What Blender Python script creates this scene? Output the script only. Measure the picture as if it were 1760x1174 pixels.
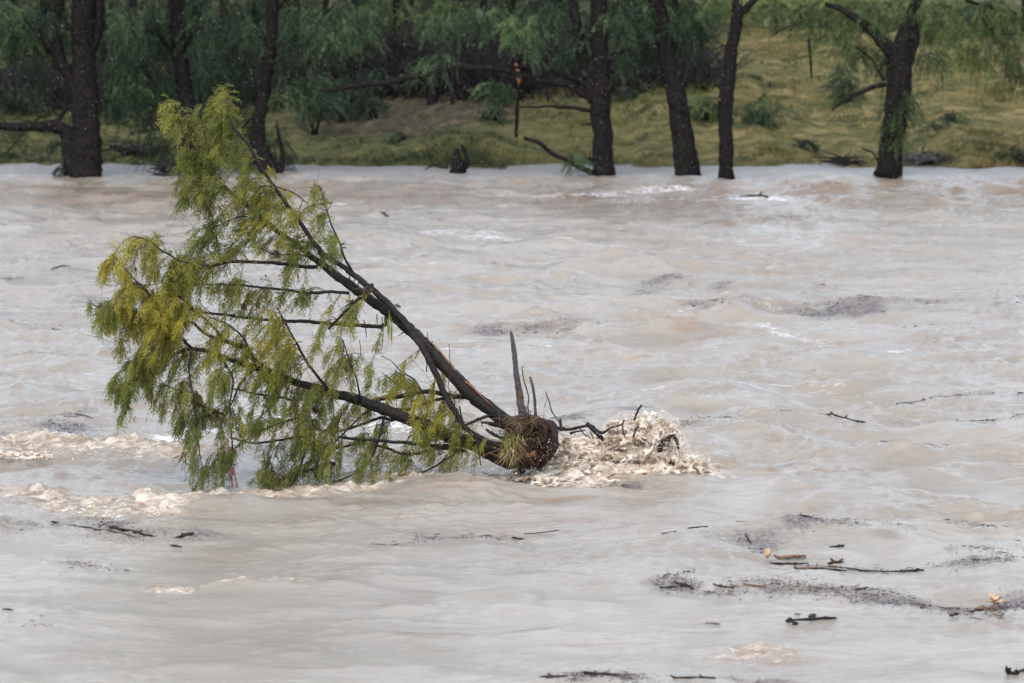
import bpy, math, random
import numpy as np
from mathutils import Vector

random.seed(7); rng = np.random.default_rng(7)
S = bpy.context.scene
for o in list(bpy.data.objects): bpy.data.objects.remove(o)

# ------------------------------------------------------------------ camera
W, H = 1760, 1174                      # photograph's pixel grid, used to look up directions
F = 7333.0                             # focal length in those pixels (150 mm on 36 mm)
CAMZ = 8.8
PITCH = math.atan((230 + 587) / F)
cam_d = bpy.data.cameras.new('camera'); cam = bpy.data.objects.new('camera', cam_d)
S.collection.objects.link(cam); S.camera = cam
cam_d.lens = 150; cam_d.sensor_width = 36; cam_d.clip_end = 3000; cam_d.clip_start = 0.5
cam.location = (0, 0, CAMZ); cam.rotation_euler = (math.radians(90) - PITCH, 0, 0)
cam_d.dof.use_dof = True; cam_d.dof.focus_distance = 62.0; cam_d.dof.aperture_fstop = 2.0
S.render.resolution_x = 1024; S.render.resolution_y = 683

# ------------------------------------------------------------------ light
EL, ROT = math.radians(55), math.radians(200)
world = bpy.data.worlds.new('World'); S.world = world; world.use_nodes = True
nt = world.node_tree; nt.nodes.clear()
sky = nt.nodes.new('ShaderNodeTexSky'); sky.sky_type = 'NISHITA'; sky.sun_disc = False
sky.sun_elevation = EL; sky.sun_rotation = ROT; sky.air_density = 1.0; sky.dust_density = 1.5; sky.ozone_density = 1.0
hs = nt.nodes.new('ShaderNodeHueSaturation'); hs.inputs['Saturation'].default_value = 0.52
bg = nt.nodes.new('ShaderNodeBackground'); bg.inputs['Strength'].default_value = 0.15
wo = nt.nodes.new('ShaderNodeOutputWorld')
nt.links.new(sky.outputs[0], hs.inputs['Color']); nt.links.new(hs.outputs[0], bg.inputs['Color']); nt.links.new(bg.outputs[0], wo.inputs['Surface'])
sd = bpy.data.lights.new('sun', 'SUN'); sd.energy = 0.7; sd.angle = math.radians(25); sd.color = (1, 0.98, 0.96)
sun = bpy.data.objects.new('sun', sd); S.collection.objects.link(sun)
dirv = Vector((math.sin(ROT) * math.cos(EL), math.cos(ROT) * math.cos(EL), math.sin(EL)))
sun.rotation_euler = (-dirv).to_track_quat('-Z', 'Y').to_euler(); sun.location = (0, 0, 60)
S.view_settings.view_transform = 'Standard'; S.view_settings.look = 'None'
S.view_settings.gamma = 1; S.view_settings.exposure = 1.24

# ------------------------------------------------------------------ pixel -> direction helpers
cP, sP = math.cos(PITCH), math.sin(PITCH)
def ray(px, py):
    px = np.asarray(px, float); py = np.asarray(py, float)
    a = (px - W / 2) / F; b = (H / 2 - py) / F
    return a, cP + b * sP, -sP + b * cP
def at(px, py, Y):
    """point on the plane y=Y seen at photo pixel"""
    x, y, z = ray(px, py); t = Y / y
    return np.stack([x * t, y * t, CAMZ + z * t], -1)
def wat(px, py, z0=0.0):
    """point on the water seen at photo pixel"""
    x, y, z = ray(px, py); t = (z0 - CAMZ) / z
    return np.stack([x * t, y * t, CAMZ + z * t], -1)
def pxm(Y): return F / Y              # photo pixels per metre at distance Y

# ------------------------------------------------------------------ noise helpers
def fft_tile(n, L, kmin, kmax, p, sx=1.0, seed=0, chop=False):
    r = np.random.default_rng(seed)
    k = np.fft.fftfreq(n, L / n) * 2 * np.pi
    kx, ky = np.meshgrid(k, k)
    kk = np.sqrt((kx * sx) ** 2 + ky ** 2) + 1e-9
    amp = kk ** (-p) * np.exp(-(kmin / kk) ** 4) * np.exp(-(kk / kmax) ** 2)
    h = (r.normal(size=(n, n)) + 1j * r.normal(size=(n, n))) * amp
    f = np.real(np.fft.ifft2(h)); s = f.std(); f = f / s
    if not chop: return f
    k0 = np.sqrt(kx ** 2 + ky ** 2) + 1e-9
    dx = np.real(np.fft.ifft2(-1j * kx / k0 * h)) / s
    dy = np.real(np.fft.ifft2(-1j * ky / k0 * h)) / s
    return f, dx, dy
def samp(tile, L, x, y):
    n = tile.shape[0]
    u = (x / L * n) % n; v = (y / L * n) % n
    i = np.floor(u).astype(int) % n; j = np.floor(v).astype(int) % n
    a = u - np.floor(u); b = v - np.floor(v)
    i2 = (i + 1) % n; j2 = (j + 1) % n
    return (tile[j, i] * (1 - a) * (1 - b) + tile[j, i2] * a * (1 - b) + tile[j2, i] * (1 - a) * b + tile[j2, i2] * a * b)

# ------------------------------------------------------------------ mesh helpers
def mesh_from(name, V, Q=None, T=None, mats=(), smooth=True, attrs=None, mi=None):
    V = np.ascontiguousarray(V, np.float32)
    nq = 0 if Q is None else len(Q); ntr = 0 if T is None else len(T)
    me = bpy.data.meshes.new(name)
    me.vertices.add(len(V)); me.vertices.foreach_set('co', V.ravel())
    li = []; ls = []; pos = 0
    if nq: li.append(np.asarray(Q, np.int32).ravel()); ls.append(np.arange(nq) * 4); pos = nq * 4
    if ntr: li.append(np.asarray(T, np.int32).ravel()); ls.append(pos + np.arange(ntr) * 3)
    li = np.concatenate(li); ls = np.concatenate(ls).astype(np.int32)
    me.loops.add(len(li)); me.loops.foreach_set('vertex_index', li)
    me.polygons.add(nq + ntr); me.polygons.foreach_set('loop_start', ls)
    for m in mats: me.materials.append(m)
    if mi is not None: me.polygons.foreach_set('material_index', np.asarray(mi, np.int32))
    me.polygons.foreach_set('use_smooth', np.full(nq + ntr, bool(smooth)))
    if attrs:
        for k, v in attrs.items():
            a = me.attributes.new(k, 'FLOAT', 'POINT'); a.data.foreach_set('value', np.ascontiguousarray(v, np.float32))
    me.update(calc_edges=True); me.validate()
    return me
def tagp(o, label=None, cat=None, group=None, kind=None):
    if label: o['label'] = label
    if cat: o['category'] = cat
    if group: o['group'] = group
    if kind: o['kind'] = kind
    return o
def obj(name, V, Q=None, T=None, mats=(), parent=None, loc=None, **kw):
    if parent is not None: off = np.array(parent.location)
    elif loc is not None: off = np.array(loc)
    else: off = np.zeros(3)
    me = mesh_from(name, np.asarray(V) - off, Q, T, mats, **kw)
    o = bpy.data.objects.new(name, me); S.collection.objects.link(o)
    if parent is not None: o.parent = parent
    else: o.location = off
    return o
def thing(name, label, cat, loc, group=None):
    o = bpy.data.objects.new(name, None); S.collection.objects.link(o); o.location = loc; o.empty_display_size = 0.3
    return tagp(o, label, cat, group)

class G:
    """gathers geometry for ONE mesh"""
    def __init__(s): s.V = []; s.Q = []; s.T = []; s.n = 0; s.tone = []; s.mq = []; s.mt = []
    def add(s, V, Q=None, T=None, tone=0.5, m=0):
        V = np.asarray(V, float); s.V.append(V)
        if Q is not None and len(Q): s.Q.append(np.asarray(Q) + s.n); s.mq.append(np.full(len(Q), m))
        if T is not None and len(T): s.T.append(np.asarray(T) + s.n); s.mt.append(np.full(len(T), m))
        s.tone.append(np.full(len(V), tone) if np.isscalar(tone) else tone); s.n += len(V)
        return s
    def out(s, name, mats, parent=None, loc=None, smooth=True):
        Q = np.concatenate(s.Q) if s.Q else None; T = np.concatenate(s.T) if s.T else None
        mi = np.concatenate(s.mq + s.mt) if (s.mq or s.mt) else None
        return obj(name, np.concatenate(s.V), Q, T, mats, parent, loc, smooth=smooth, attrs={'tone': np.concatenate(s.tone)}, mi=mi)

def spline(P, R, step=0.06):
    P = np.asarray(P, float); R = np.asarray(R, float)
    if len(P) == 2:
        n = max(2, int(np.linalg.norm(P[1] - P[0]) / step)); t = np.linspace(0, 1, n + 1)[:, None]
        return P[0] * (1 - t) + P[1] * t, R[0] * (1 - t[:, 0]) + R[1] * t[:, 0]
    Q = np.vstack([2 * P[0] - P[1], P, 2 * P[-1] - P[-2]]); out = []; ro = []
    for i in range(1, len(Q) - 2):
        a, b, c, d = Q[i - 1], Q[i], Q[i + 1], Q[i + 2]
        n = max(1, int(np.linalg.norm(c - b) / step))
        for k in range(n):
            t = k / n
            out.append(0.5 * ((2 * b) + (c - a) * t + (2 * a - 5 * b + 4 * c - d) * t * t + (3 * b - a - 3 * c + d) * t ** 3))
            ro.append(R[i - 1] * (1 - t) + R[i] * t)
    out.append(P[-1]); ro.append(R[-1])
    return np.array(out), np.array(ro)
def tube(P, R, sides=7, step=0.06, rough=0.08, wob=0.0, seed=None):
    C, R = spline(P, R, step); n = len(C)
    r = np.random.default_rng(seed if seed is not None else int(abs(C[0].sum()) * 1000) % 99991)
    if wob and n > 2:
        w = r.normal(size=(n, 3)); ker = np.ones(3) / 3
        for i in range(3): w[:, i] = np.convolve(w[:, i], ker, 'same')
        w[0] = 0; C = C + w * wob
    T = np.gradient(C, axis=0); T /= np.linalg.norm(T, axis=1)[:, None] + 1e-9
    up = np.array([0.13, 0.98, 0.17])
    A = np.cross(T, up); A /= np.linalg.norm(A, axis=1)[:, None] + 1e-9; B = np.cross(T, A)
    th = np.linspace(0, 2 * np.pi, sides, endpoint=False)
    ph = r.uniform(0, 6.28, 3)
    rr = R[:, None] * (1 + rough * r.normal(size=(n, sides)) + rough * 0.8 * np.sin(3 * th + ph[0])[None])
    V = C[:, None] + rr[..., None] * (np.cos(th)[None, :, None] * A[:, None] + np.sin(th)[None, :, None] * B[:, None])
    V = V.reshape(-1, 3); i = np.arange(n - 1)[:, None] * sides; j = np.arange(sides)[None]; j2 = (j + 1) % sides
    Q = np.stack([i + j, i + j2, i + sides + j2, i + sides + j], -1).reshape(-1, 4)
    V = np.vstack([V, C[0] - T[0] * R[0] * .3, C[-1] + T[-1] * R[-1] * .6]); m = n * sides
    k = np.arange(sides); k2 = (k + 1) % sides
    Tr = np.vstack([np.stack([k2, k, np.full(sides, m)], -1), np.stack([(n - 1) * sides + k, (n - 1) * sides + k2, np.full(sides, m + 1)], -1)])
    return V, Q, Tr
def unit(v): return v / (np.linalg.norm(v, axis=-1, keepdims=True) + 1e-9)
def fronds(P, D, L, M=9, leaf=0.06, wid=0.011, droop=0.35, spread=0.85, tone=0.5, jit=0.15, r=rng):
    """feathery sprays: at each P along D, M pairs of narrow leaflets"""
    N = len(P); D = unit(D); L = np.broadcast_to(L, (N,))
    s = unit(np.cross(D, r.normal(size=(N, 3)))); nrm = np.cross(D, s)
    t = (np.arange(M) + 0.5) / M
    g = np.array([0, 0, -1.0])
    base = P[:, None] + D[:, None] * (L[:, None] * t)[..., None] + g * (L[:, None] * droop * t ** 2)[..., None]
    tan = unit(D[:, None] + g * (2 * droop * t)[None, :, None])
    out = []
    for sg in (-1, 1):
        ld = unit(tan * 0.75 + sg * spread * s[:, None] + jit * r.normal(size=(N, M, 3)) + g * 0.22)
        ll = (leaf * (0.45 + 0.75 * np.sin(np.pi * (0.12 + 0.8 * t))))[None, :, None] * r.uniform(0.7, 1.3, (N, M, 1))
        wd = unit(np.cross(ld, nrm[:, None] + 0.5 * r.normal(size=(N, M, 3)))) * wid * r.uniform(0.7, 1.3, (N, M, 1))
        out.append(np.stack([base, base + ld * ll * 0.45 + wd, base + ld * ll, base + ld * ll * 0.45 - wd], 2))
    V = np.stack(out, 2).reshape(-1, 3); Q = np.arange(len(V)).reshape(-1, 4)
    tn = np.broadcast_to(tone, (N,)) + r.normal(0, 0.07, N)
    tn = np.repeat(tn, M * 8)
    return V, Q, np.clip(tn, 0, 1)

# ------------------------------------------------------------------ materials
def mat(name):
    m = bpy.data.materials.new(name); m.use_nodes = True; t = m.node_tree; b = t.nodes['Principled BSDF']
    return m, t, b
def N(t, typ, **kw):
    n = t.nodes.new(typ)
    for k, v in kw.items():
        if k in n.inputs: n.inputs[k].default_value = v
        else: setattr(n, k, v)
    return n
def ramp(t, src, stops):
    r = t.nodes.new('ShaderNodeValToRGB'); t.links.new(src, r.inputs[0]); e = r.color_ramp.elements
    while len(e) < len(stops): e.new(0.5)
    for q, (p, c) in zip(e, stops): q.position = p; q.color = (*c, 1) if len(c) == 3 else c
    return r
def coords(t, scale=(1, 1, 1)):
    g = N(t, 'ShaderNodeNewGeometry'); mp = N(t, 'ShaderNodeMapping'); mp.inputs['Scale'].default_value = scale
    t.links.new(g.outputs['Position'], mp.inputs[0]); return mp.outputs[0]
def noise(t, vec, scale, detail=4, rough=0.6, dist=0.0):
    n = N(t, 'ShaderNodeTexNoise'); n.inputs['Scale'].default_value = scale; n.inputs['Detail'].default_value = detail
    n.inputs['Roughness'].default_value = rough; n.inputs['Distortion'].default_value = dist
    t.links.new(vec, n.inputs['Vector']); return n.outputs['Fac']
def math_(t, op, a, b=None, clamp=False):
    m = N(t, 'ShaderNodeMath', operation=op); m.use_clamp = clamp
    for i, x in enumerate((a, b)):
        if x is None: continue
        if isinstance(x, (int, float)): m.inputs[i].default_value = x
        else: t.links.new(x, m.inputs[i])
    return m.outputs[0]
def mix(t, f, a, b):
    m = N(t, 'ShaderNodeMix', data_type='RGBA')
    for i, x in ((0, f), (6, a), (7, b)):
        if isinstance(x, (int, float)): m.inputs[i].default_value = x
        elif isinstance(x, tuple): m.inputs[i].default_value = (*x, 1)
        else: t.links.new(x, m.inputs[i])
    return m.outputs[2]
def attr(t, n):
    a = N(t, 'ShaderNodeAttribute', attribute_name=n); return a.outputs['Fac']
def bump(t, b, h, strength=0.5, dist=0.02):
    n = N(t, 'ShaderNodeBump'); n.inputs['Strength'].default_value = strength; n.inputs['Distance'].default_value = dist
    t.links.new(h, n.inputs['Height']); t.links.new(n.outputs[0], b.inputs['Normal'])

def m_bark(name, c1, c2, c3, scale=14, rough=0.55, far=False, spec=0.22):
    m, t, b = mat(name); v = coords(t)
    n1 = noise(t, v, scale, 6, 0.65, 0.4); n2 = noise(t, v, scale * 0.22, 3)
    c = ramp(t, n1, [(0.35, c1), (0.62, c2)]).outputs[0]
    f = ramp(t, n2, [(0.56, (0, 0, 0)), (0.72, (1, 1, 1))]).outputs[0]
    c = mix(t, f, c, c3)
    t.links.new(c, b.inputs['Base Color']); b.inputs['Roughness'].default_value = rough; b.inputs['Specular IOR Level'].default_value = spec
    bump(t, b, n1, 0.8, 0.03 if not far else 0.06); return m
M_BARK = m_bark('wet_bark', (0.005, 0.004, 0.004), (0.030, 0.023, 0.020), (0.018, 0.022, 0.014), 26, 0.5)
M_BARK_GREY = m_bark('weathered_grey_wood', (0.03, 0.028, 0.032), (0.10, 0.092, 0.095), (0.10, 0.04, 0.02), 26, 0.45)
M_ROOT = m_bark('red_brown_root', (0.008, 0.004, 0.003), (0.040, 0.021, 0.016), (0.075, 0.030, 0.018), 24, 0.5)
M_TORN = m_bark('torn_orange_wood', (0.16, 0.06, 0.025), (0.42, 0.19, 0.09), (0.25, 0.10, 0.05), 34, 0.55)
M_FARBARK = m_bark('far_trunk_bark', (0.005, 0.0045, 0.005), (0.022, 0.018, 0.017), (0.013, 0.013, 0.010), 9, 0.8, True, 0.06)
M_DRIFT = m_bark('waterlogged_wood', (0.012, 0.010, 0.009), (0.07, 0.05, 0.038), (0.11, 0.06, 0.035), 30, 0.4)

def m_leaf(name, dark, mid, bright, trans=0.35, rough=0.5):
    m, t, b = mat(name); out = t.nodes['Material Output']
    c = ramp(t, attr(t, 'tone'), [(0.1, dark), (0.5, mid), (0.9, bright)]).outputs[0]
    t.links.new(c, b.inputs['Base Color']); b.inputs['Roughness'].default_value = rough
    b.inputs['Specular IOR Level'].default_value = 0.3
    tr = N(t, 'ShaderNodeBsdfTranslucent'); t.links.new(c, tr.inputs[0])
    mx = N(t, 'ShaderNodeMixShader'); mx.inputs[0].default_value = trans
    t.links.new(b.outputs[0], mx.inputs[1]); t.links.new(tr.outputs[0], mx.inputs[2]); t.links.new(mx.outputs[0], out.inputs[0])
    return m
M_LEAF = m_leaf('feathery_leaf', (0.040, 0.062, 0.018), (0.18, 0.205, 0.045), (0.44, 0.37, 0.055), 0.5)
M_TWIG = m_bark('red_twig', (0.03, 0.015, 0.01), (0.10, 0.05, 0.03), (0.05, 0.04, 0.02), 30, 0.5)
M_REED = m_leaf('wet_reed_blade', (0.10, 0.075, 0.03), (0.22, 0.26, 0.05), (0.36, 0.46, 0.08), 0.3, 0.4)
M_DRY = m_leaf('dead_grass_and_rootlets', (0.035, 0.018, 0.010), (0.14, 0.085, 0.045), (0.36, 0.27, 0.14), 0.1)
M_FAR1 = m_leaf('far_green_foliage', (0.011, 0.022, 0.011), (0.045, 0.083, 0.037), (0.15, 0.23, 0.080), 0.35)
M_FAR2 = m_leaf('far_yellow_green_foliage', (0.03, 0.05, 0.016), (0.085, 0.125, 0.040), (0.18, 0.22, 0.06), 0.3)
M_GRASS = m_leaf('bank_grass_blade', (0.018, 0.032, 0.011), (0.080, 0.092, 0.027), (0.26, 0.20, 0.075), 0.25)
M_BRUSH = m_bark('dead_brush_twig', (0.006, 0.005, 0.006), (0.028, 0.022, 0.022), (0.03, 0.02, 0.017), 10, 0.7)

# foam
M_FOAM, t, b = mat('muddy_foam'); v = coords(t)
n1 = noise(t, v, 3.4, 6, 0.6, 1.5); n2 = noise(t, v, 20, 5, 0.65, .8)
c = ramp(t, n1, [(0.38, (0.33, 0.24, 0.16)), (0.50, (0.56, 0.46, 0.36)), (0.63, (0.80, 0.745, 0.67))]).outputs[0]
t.links.new(c, b.inputs['Base Color']); b.inputs['Roughness'].default_value = 0.45
b.inputs['Subsurface Weight'].default_value = 0.5; b.inputs['Subsurface Scale'].default_value = 0.05; b.inputs['Subsurface Radius'].default_value = (1, .9, .75)
bump(t, b, n2, 0.6, 0.015)
# droplets
M_DROP, t, b = mat('spray_droplet'); b.inputs['Base Color'].default_value = (0.72, 0.63, 0.53, 1); b.inputs['Roughness'].default_value = 0.2
M_RAIN, t, b = mat('rain_drop'); b.inputs['Base Color'].default_value = (0.8, 0.82, 0.85, 1); b.inputs['Roughness'].default_value = 0.1
b.inputs['Alpha'].default_value = 0.35

# ground
M_GROUND, t, b = mat('grassy_bank_soil'); v = coords(t, (0.6, 1, 1))
n1 = noise(t, v, 0.55, 5, 0.6, 0.4); n2 = noise(t, v, 3.5, 5, 0.65); n3 = noise(t, v, 0.22, 3)
litter = attr(t, 'litter'); v5 = coords(t, (0.3, 1, 1)); n4 = noise(t, v5, 2.6, 9, 0.72, 0.15)
c = ramp(t, n2, [(0.3, (0.018, 0.024, 0.010)), (0.5, (0.062, 0.068, 0.025)), (0.70, (0.17, 0.14, 0.055))]).outputs[0]
c2 = ramp(t, n1, [(0.35, (0.026, 0.040, 0.013)), (0.65, (0.13, 0.115, 0.040))]).outputs[0]
c = mix(t, 0.5, c, c2)
tanr = ramp(t, n4, [(0.36, (0.028, 0.038, 0.014)), (0.5, (0.12, 0.108, 0.040)), (0.64, (0.29, 0.215, 0.095))]).outputs[0]
c = mix(t, math_(t, 'MULTIPLY', attr(t, 'dry'), 0.8), c, tanr)
cl = ramp(t, n2, [(0.35, (0.025, 0.022, 0.016)), (0.5, (0.045, 0.037, 0.024)), (0.70, (0.105, 0.08, 0.06))]).outputs[0]
lf = ramp(t, math_(t, 'MULTIPLY', litter, math_(t, 'ADD', n1, 0.45)), [(0.38, (0, 0, 0)), (0.8, (0.9, 0.9, 0.9))]).outputs[0]
c = mix(t, lf, c, cl)
t.links.new(c, b.inputs['Base Color']); b.inputs['Roughness'].default_value = 0.9; b.inputs['Specular IOR Level'].default_value = 0.2
bump(t, b, n2, 1.0, 0.25)

# river water
M_WATER, t, b = mat('muddy_river_water'); v = coords(t, (0.42, 1, 1)); v2 = coords(t, (0.6, 1, 1))
v3 = coords(t, (0.20, 1, 1)); v4 = coords(t, (0.3, 1, 1))
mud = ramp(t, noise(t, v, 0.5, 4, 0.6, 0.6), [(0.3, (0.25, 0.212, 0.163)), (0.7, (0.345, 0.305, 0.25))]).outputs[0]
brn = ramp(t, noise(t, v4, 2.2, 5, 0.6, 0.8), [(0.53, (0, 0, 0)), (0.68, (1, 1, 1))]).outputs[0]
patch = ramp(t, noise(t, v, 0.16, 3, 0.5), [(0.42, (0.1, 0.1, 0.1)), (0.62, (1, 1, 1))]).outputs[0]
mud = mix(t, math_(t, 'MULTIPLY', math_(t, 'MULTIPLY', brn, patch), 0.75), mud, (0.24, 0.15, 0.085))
mud = mix(t, attr(t, 'facet_tint'), mud, (0.155, 0.095, 0.052))  # wave faces turned from the sky's reflection, painted in as browner mud
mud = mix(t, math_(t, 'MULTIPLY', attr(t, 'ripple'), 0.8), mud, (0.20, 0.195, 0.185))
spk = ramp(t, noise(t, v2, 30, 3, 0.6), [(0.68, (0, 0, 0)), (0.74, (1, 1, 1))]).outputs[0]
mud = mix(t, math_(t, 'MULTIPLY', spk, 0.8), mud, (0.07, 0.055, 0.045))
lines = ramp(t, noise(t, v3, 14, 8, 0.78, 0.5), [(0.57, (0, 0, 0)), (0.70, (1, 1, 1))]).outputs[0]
mud = mix(t, math_(t, 'MULTIPLY', lines, 0.65), mud, (0.16, 0.13, 0.105))  # dark reflection in the wave troughs, painted on as thin lines
fo = attr(t, 'foam'); sc = attr(t, 'scum'); farw = attr(t, 'far')
fn = noise(t, v4, 12.0, 8, 0.74, 1.4)
ff = math_(t, 'ADD', math_(t, 'MULTIPLY', fo, 1.2), math_(t, 'MULTIPLY', math_(t, 'SUBTRACT', fn, 0.51), 5.0))
fm = ramp(t, ff, [(0.40, (0, 0, 0)), (0.90, (1, 1, 1))]).outputs[0]
gate = ramp(t, fo, [(0.02, (0, 0, 0)), (0.3, (1, 1, 1))]).outputs[0]
fm = math_(t, 'MULTIPLY', fm, gate)
dash = ramp(t, noise(t, v3, 5.5, 5, 0.72, 0.7), [(0.58, (0, 0, 0)), (0.68, (1, 1, 1))]).outputs[0]
dash = math_(t, 'MULTIPLY', dash, math_(t, 'MULTIPLY', farw, ramp(t, noise(t, v, 0.22, 4, 0.6), [(0.46, (0, 0, 0)), (0.62, (0.8, 0.8, 0.8))]).outputs[0]))
fm = math_(t, 'MAXIMUM', fm, dash)
fcol = mix(t, math_(t, 'MAXIMUM', attr(t, 'white'), dash), ramp(t, noise(t, v2, 5, 4, 0.7, 0.5), [(0.40, (0.25, 0.18, 0.12)), (0.62, (0.60, 0.52, 0.43))]).outputs[0], (0.78, 0.78, 0.80))
c = mix(t, fm, mud, fcol)
sn = noise(t, v4, 13.0, 6, 0.8, 0.3)
sf = math_(t, 'ADD', math_(t, 'MULTIPLY', sc, 1.0), math_(t, 'MULTIPLY', math_(t, 'SUBTRACT', sn, 0.52), 2.6))
sgate = ramp(t, sc, [(0.05, (0, 0, 0)), (0.35, (1, 1, 1))]).outputs[0]
sm = math_(t, 'MULTIPLY', ramp(t, sf, [(0.35, (0, 0, 0)), (0.9, (1, 1, 1))]).outputs[0], sgate)
wisp = ramp(t, noise(t, v3, 3.7, 6, 0.7, 0.5), [(0.62, (0, 0, 0)), (0.72, (1, 1, 1))]).outputs[0]
wisp = math_(t, 'MULTIPLY', wisp, ramp(t, noise(t, v, 0.19, 4, 0.6, 0.3), [(0.5, (0, 0, 0)), (0.66, (0.6, 0.6, 0.6))]).outputs[0])
sm = math_(t, 'MAXIMUM', sm, wisp)
scol = ramp(t, noise(t, v2, 24, 3), [(0.42, (0.035, 0.030, 0.032)), (0.62, (0.20, 0.18, 0.20))]).outputs[0]
c = mix(t, math_(t, 'MULTIPLY', sm, 0.72), c, scol)
t.links.new(c, b.inputs['Base Color'])
b.inputs['IOR'].default_value = 1.5
rg = math_(t, 'ADD', math_(t, 'ADD', 0.12, math_(t, 'MULTIPLY', attr(t, 'ripple'), 0.26)), math_(t, 'MULTIPLY', math_(t, 'ADD', fm, sm, True), 0.35)); t.links.new(rg, b.inputs['Roughness'])
bn = math_(t, 'ADD', math_(t, 'ADD', math_(t, 'MULTIPLY', noise(t, v, 1.6, 3, 0.5, 0.4), 0.7), math_(t, 'MULTIPLY', noise(t, v, 9.0, 9, 0.78, 0.6), 1.2)), math_(t, 'MULTIPLY', math_(t, 'MULTIPLY', noise(t, v2, 14, 4, 0.7), math_(t, 'ADD', fm, sm)), 0.8))
bump(t, b, bn, 0.30, 0.075)

# ------------------------------------------------------------------ terrain
SHORE = 125.9
def ground_z(x, y):
    d = y - SHORE - 0.55 * np.sin(x * 0.8) - 0.4 * np.sin(x * 2.1 + 1) - 0.25 * np.sin(x * 5.3 + 2)
    slope = 0.15 + 0.02 * np.sin(x * 0.25 + 1.0) + 0.035 * np.clip((x + 2) / 16, -1, 1)
    up = np.where(d > 0, slope * d, 0.25 * d)
    crest = 3.1 + 0.25 * np.sin(x * 0.13 + 2.2) + 0.35 * np.clip((x - 9) / 6, 0, 1)
    k = 0.35
    z = np.where(up > crest - 1, crest - 1 + (1 - np.exp(-(up - crest + 1) / 1.0)) * 1.0 + 0.012 * np.clip(d - 22, 0, 999), up)
    return np.maximum(z, -2.2)
def axis(lo, hi, step, far, g=1.18):
    a = list(np.arange(lo, hi, step)); s = step
    while a[-1] < far: s *= g; a.append(a[-1] + s)
    s = step; b_ = [a[0]]
    while b_[-1] > -far: s *= g; b_.append(b_[-1] - s)
    return np.array(b_[1:][::-1] + a)
gx = axis(-20, 20, 0.16, 900); gy = axis(124, 152, 0.16, 1000)
nt1 = fft_tile(512, 40, 0.5, 12, 1.6, 1.5, 11); nt2 = fft_tile(512, 13, 2, 30, 1.2, 1.6, 12)
X, Y = np.meshgrid(gx, gy); Z = ground_z(X, Y)
land = np.clip((Y - SHORE) / 2.0 + 0.3, 0, 1)
Z = Z + land * (0.10 * samp(nt1, 40, X, Y) + 0.05 * samp(nt2, 13, X, Y))
nb = Y < 9; Z = np.where(nb, -2.2 + (9 - Y) * 0.55, Z); Z = np.where(Y < -4, 5.0, Z)
litt = np.exp(-((X + 3.3) / 5.0) ** 2) * np.exp(-((Y - 134) / 6.0) ** 2) + 0.55 * np.exp(-((X + 12) / 4) ** 2) * np.exp(-((Y - 137) / 4) ** 2) \
     + 0.8 * np.exp(-((X - 5.2) / 1.6) ** 2) * np.exp(-((Y - 141) / 4) ** 2)
ny, nx = X.shape; idx = np.arange(nx * ny).reshape(ny, nx)
Q = np.stack([idx[:-1, :-1], idx[:-1, 1:], idx[1:, 1:], idx[1:, :-1]], -1).reshape(-1, 4)
o = obj('ground', np.stack([X, Y, Z], -1).reshape(-1, 3), Q, None, [M_GROUND], attrs={'litter': litt.ravel(), 'dry': np.clip((X - 1) / 7 + .15, 0.1, 1).ravel()}); tagp(o, kind='structure')
def gz(x, y):
    z = ground_z(np.asarray(x, float), np.asarray(y, float))
    return z + (0.08 * samp(nt1, 40, np.asarray(x, float), np.asarray(y, float)))

# ------------------------------------------------------------------ river
# rows spaced so that the mesh is finer close by; heights are functions of the place only
ys = 1.0 / np.linspace(1 / 43.0, 1 / 129.0, 1150)
ys = np.concatenate([np.linspace(5, 42.5, 60), ys])
us = np.linspace(-0.135, 0.135, 1050)
ext = 0.135 * 1.35 ** np.arange(1, 16); us = np.concatenate([-ext[::-1], us, ext])
U, Y = np.meshgrid(us, ys); X = U * np.maximum(Y, 46)
h1, dx1, dy1 = fft_tile(1024, 61, 0.9, 9, 1.5, 1.35, 1, True)       # swell
h2, dx2, dy2 = fft_tile(1024, 23, 4.5, 60, 1.05, 1.7, 2, True)     # chop
h3, dx3, dy3 = fft_tile(1024, 9.7, 10, 120, 1.0, 0.9, 3, True)     # turbulence in the foam
low = fft_tile(256, 150, 0.1, 0.8, 1.5, 0.6, 4)
lowf = fft_tile(512, 37, 0.5, 5, 1.2, 0.5, 5)
thin = fft_tile(1024, 31, 1.5, 26, 1.3, 2.6, 6)

def seg_mask(X, Y, pts, wpx_y, taper=True):
    """soft band along a polyline on the water, half-thickness in photo pixels of height"""
    P = wat([p[0] for p in pts], [p[1] for p in pts])[:, :2]; best = np.zeros_like(X)
    for a, bb in zip(P[:-1], P[1:]):
        mY = (a[1] + bb[1]) / 2; wy = wpx_y * mY * mY / (F * CAMZ)
        ab = bb - a; L2 = (ab ** 2).sum() + 1e-9
        # anisotropic distance: world x counted less
        t_ = np.clip(((X - a[0]) * ab[0] + (Y - a[1]) * ab[1]) / L2, 0, 1)
        ddx = X - (a[0] + ab[0] * t_); ddy = Y - (a[1] + ab[1] * t_)
        best = np.maximum(best, np.exp(-((ddx / (wy * 0.8)) ** 2 + (ddy / wy) ** 2)))
    return best
def ell(X, Y, cx, cy, rx, ry):
    c = wat(cx, cy); wy = ry * c[1] ** 2 / (F * CAMZ); wx = rx * c[1] / F
    return np.exp(-((X - c[0]) / wx) ** 2 - ((Y - c[1]) / wy) ** 2)
nl = samp(low, 150, X, Y); nf = samp(lowf, 37, X, Y); nth = samp(thin, 31, X, Y)

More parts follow.
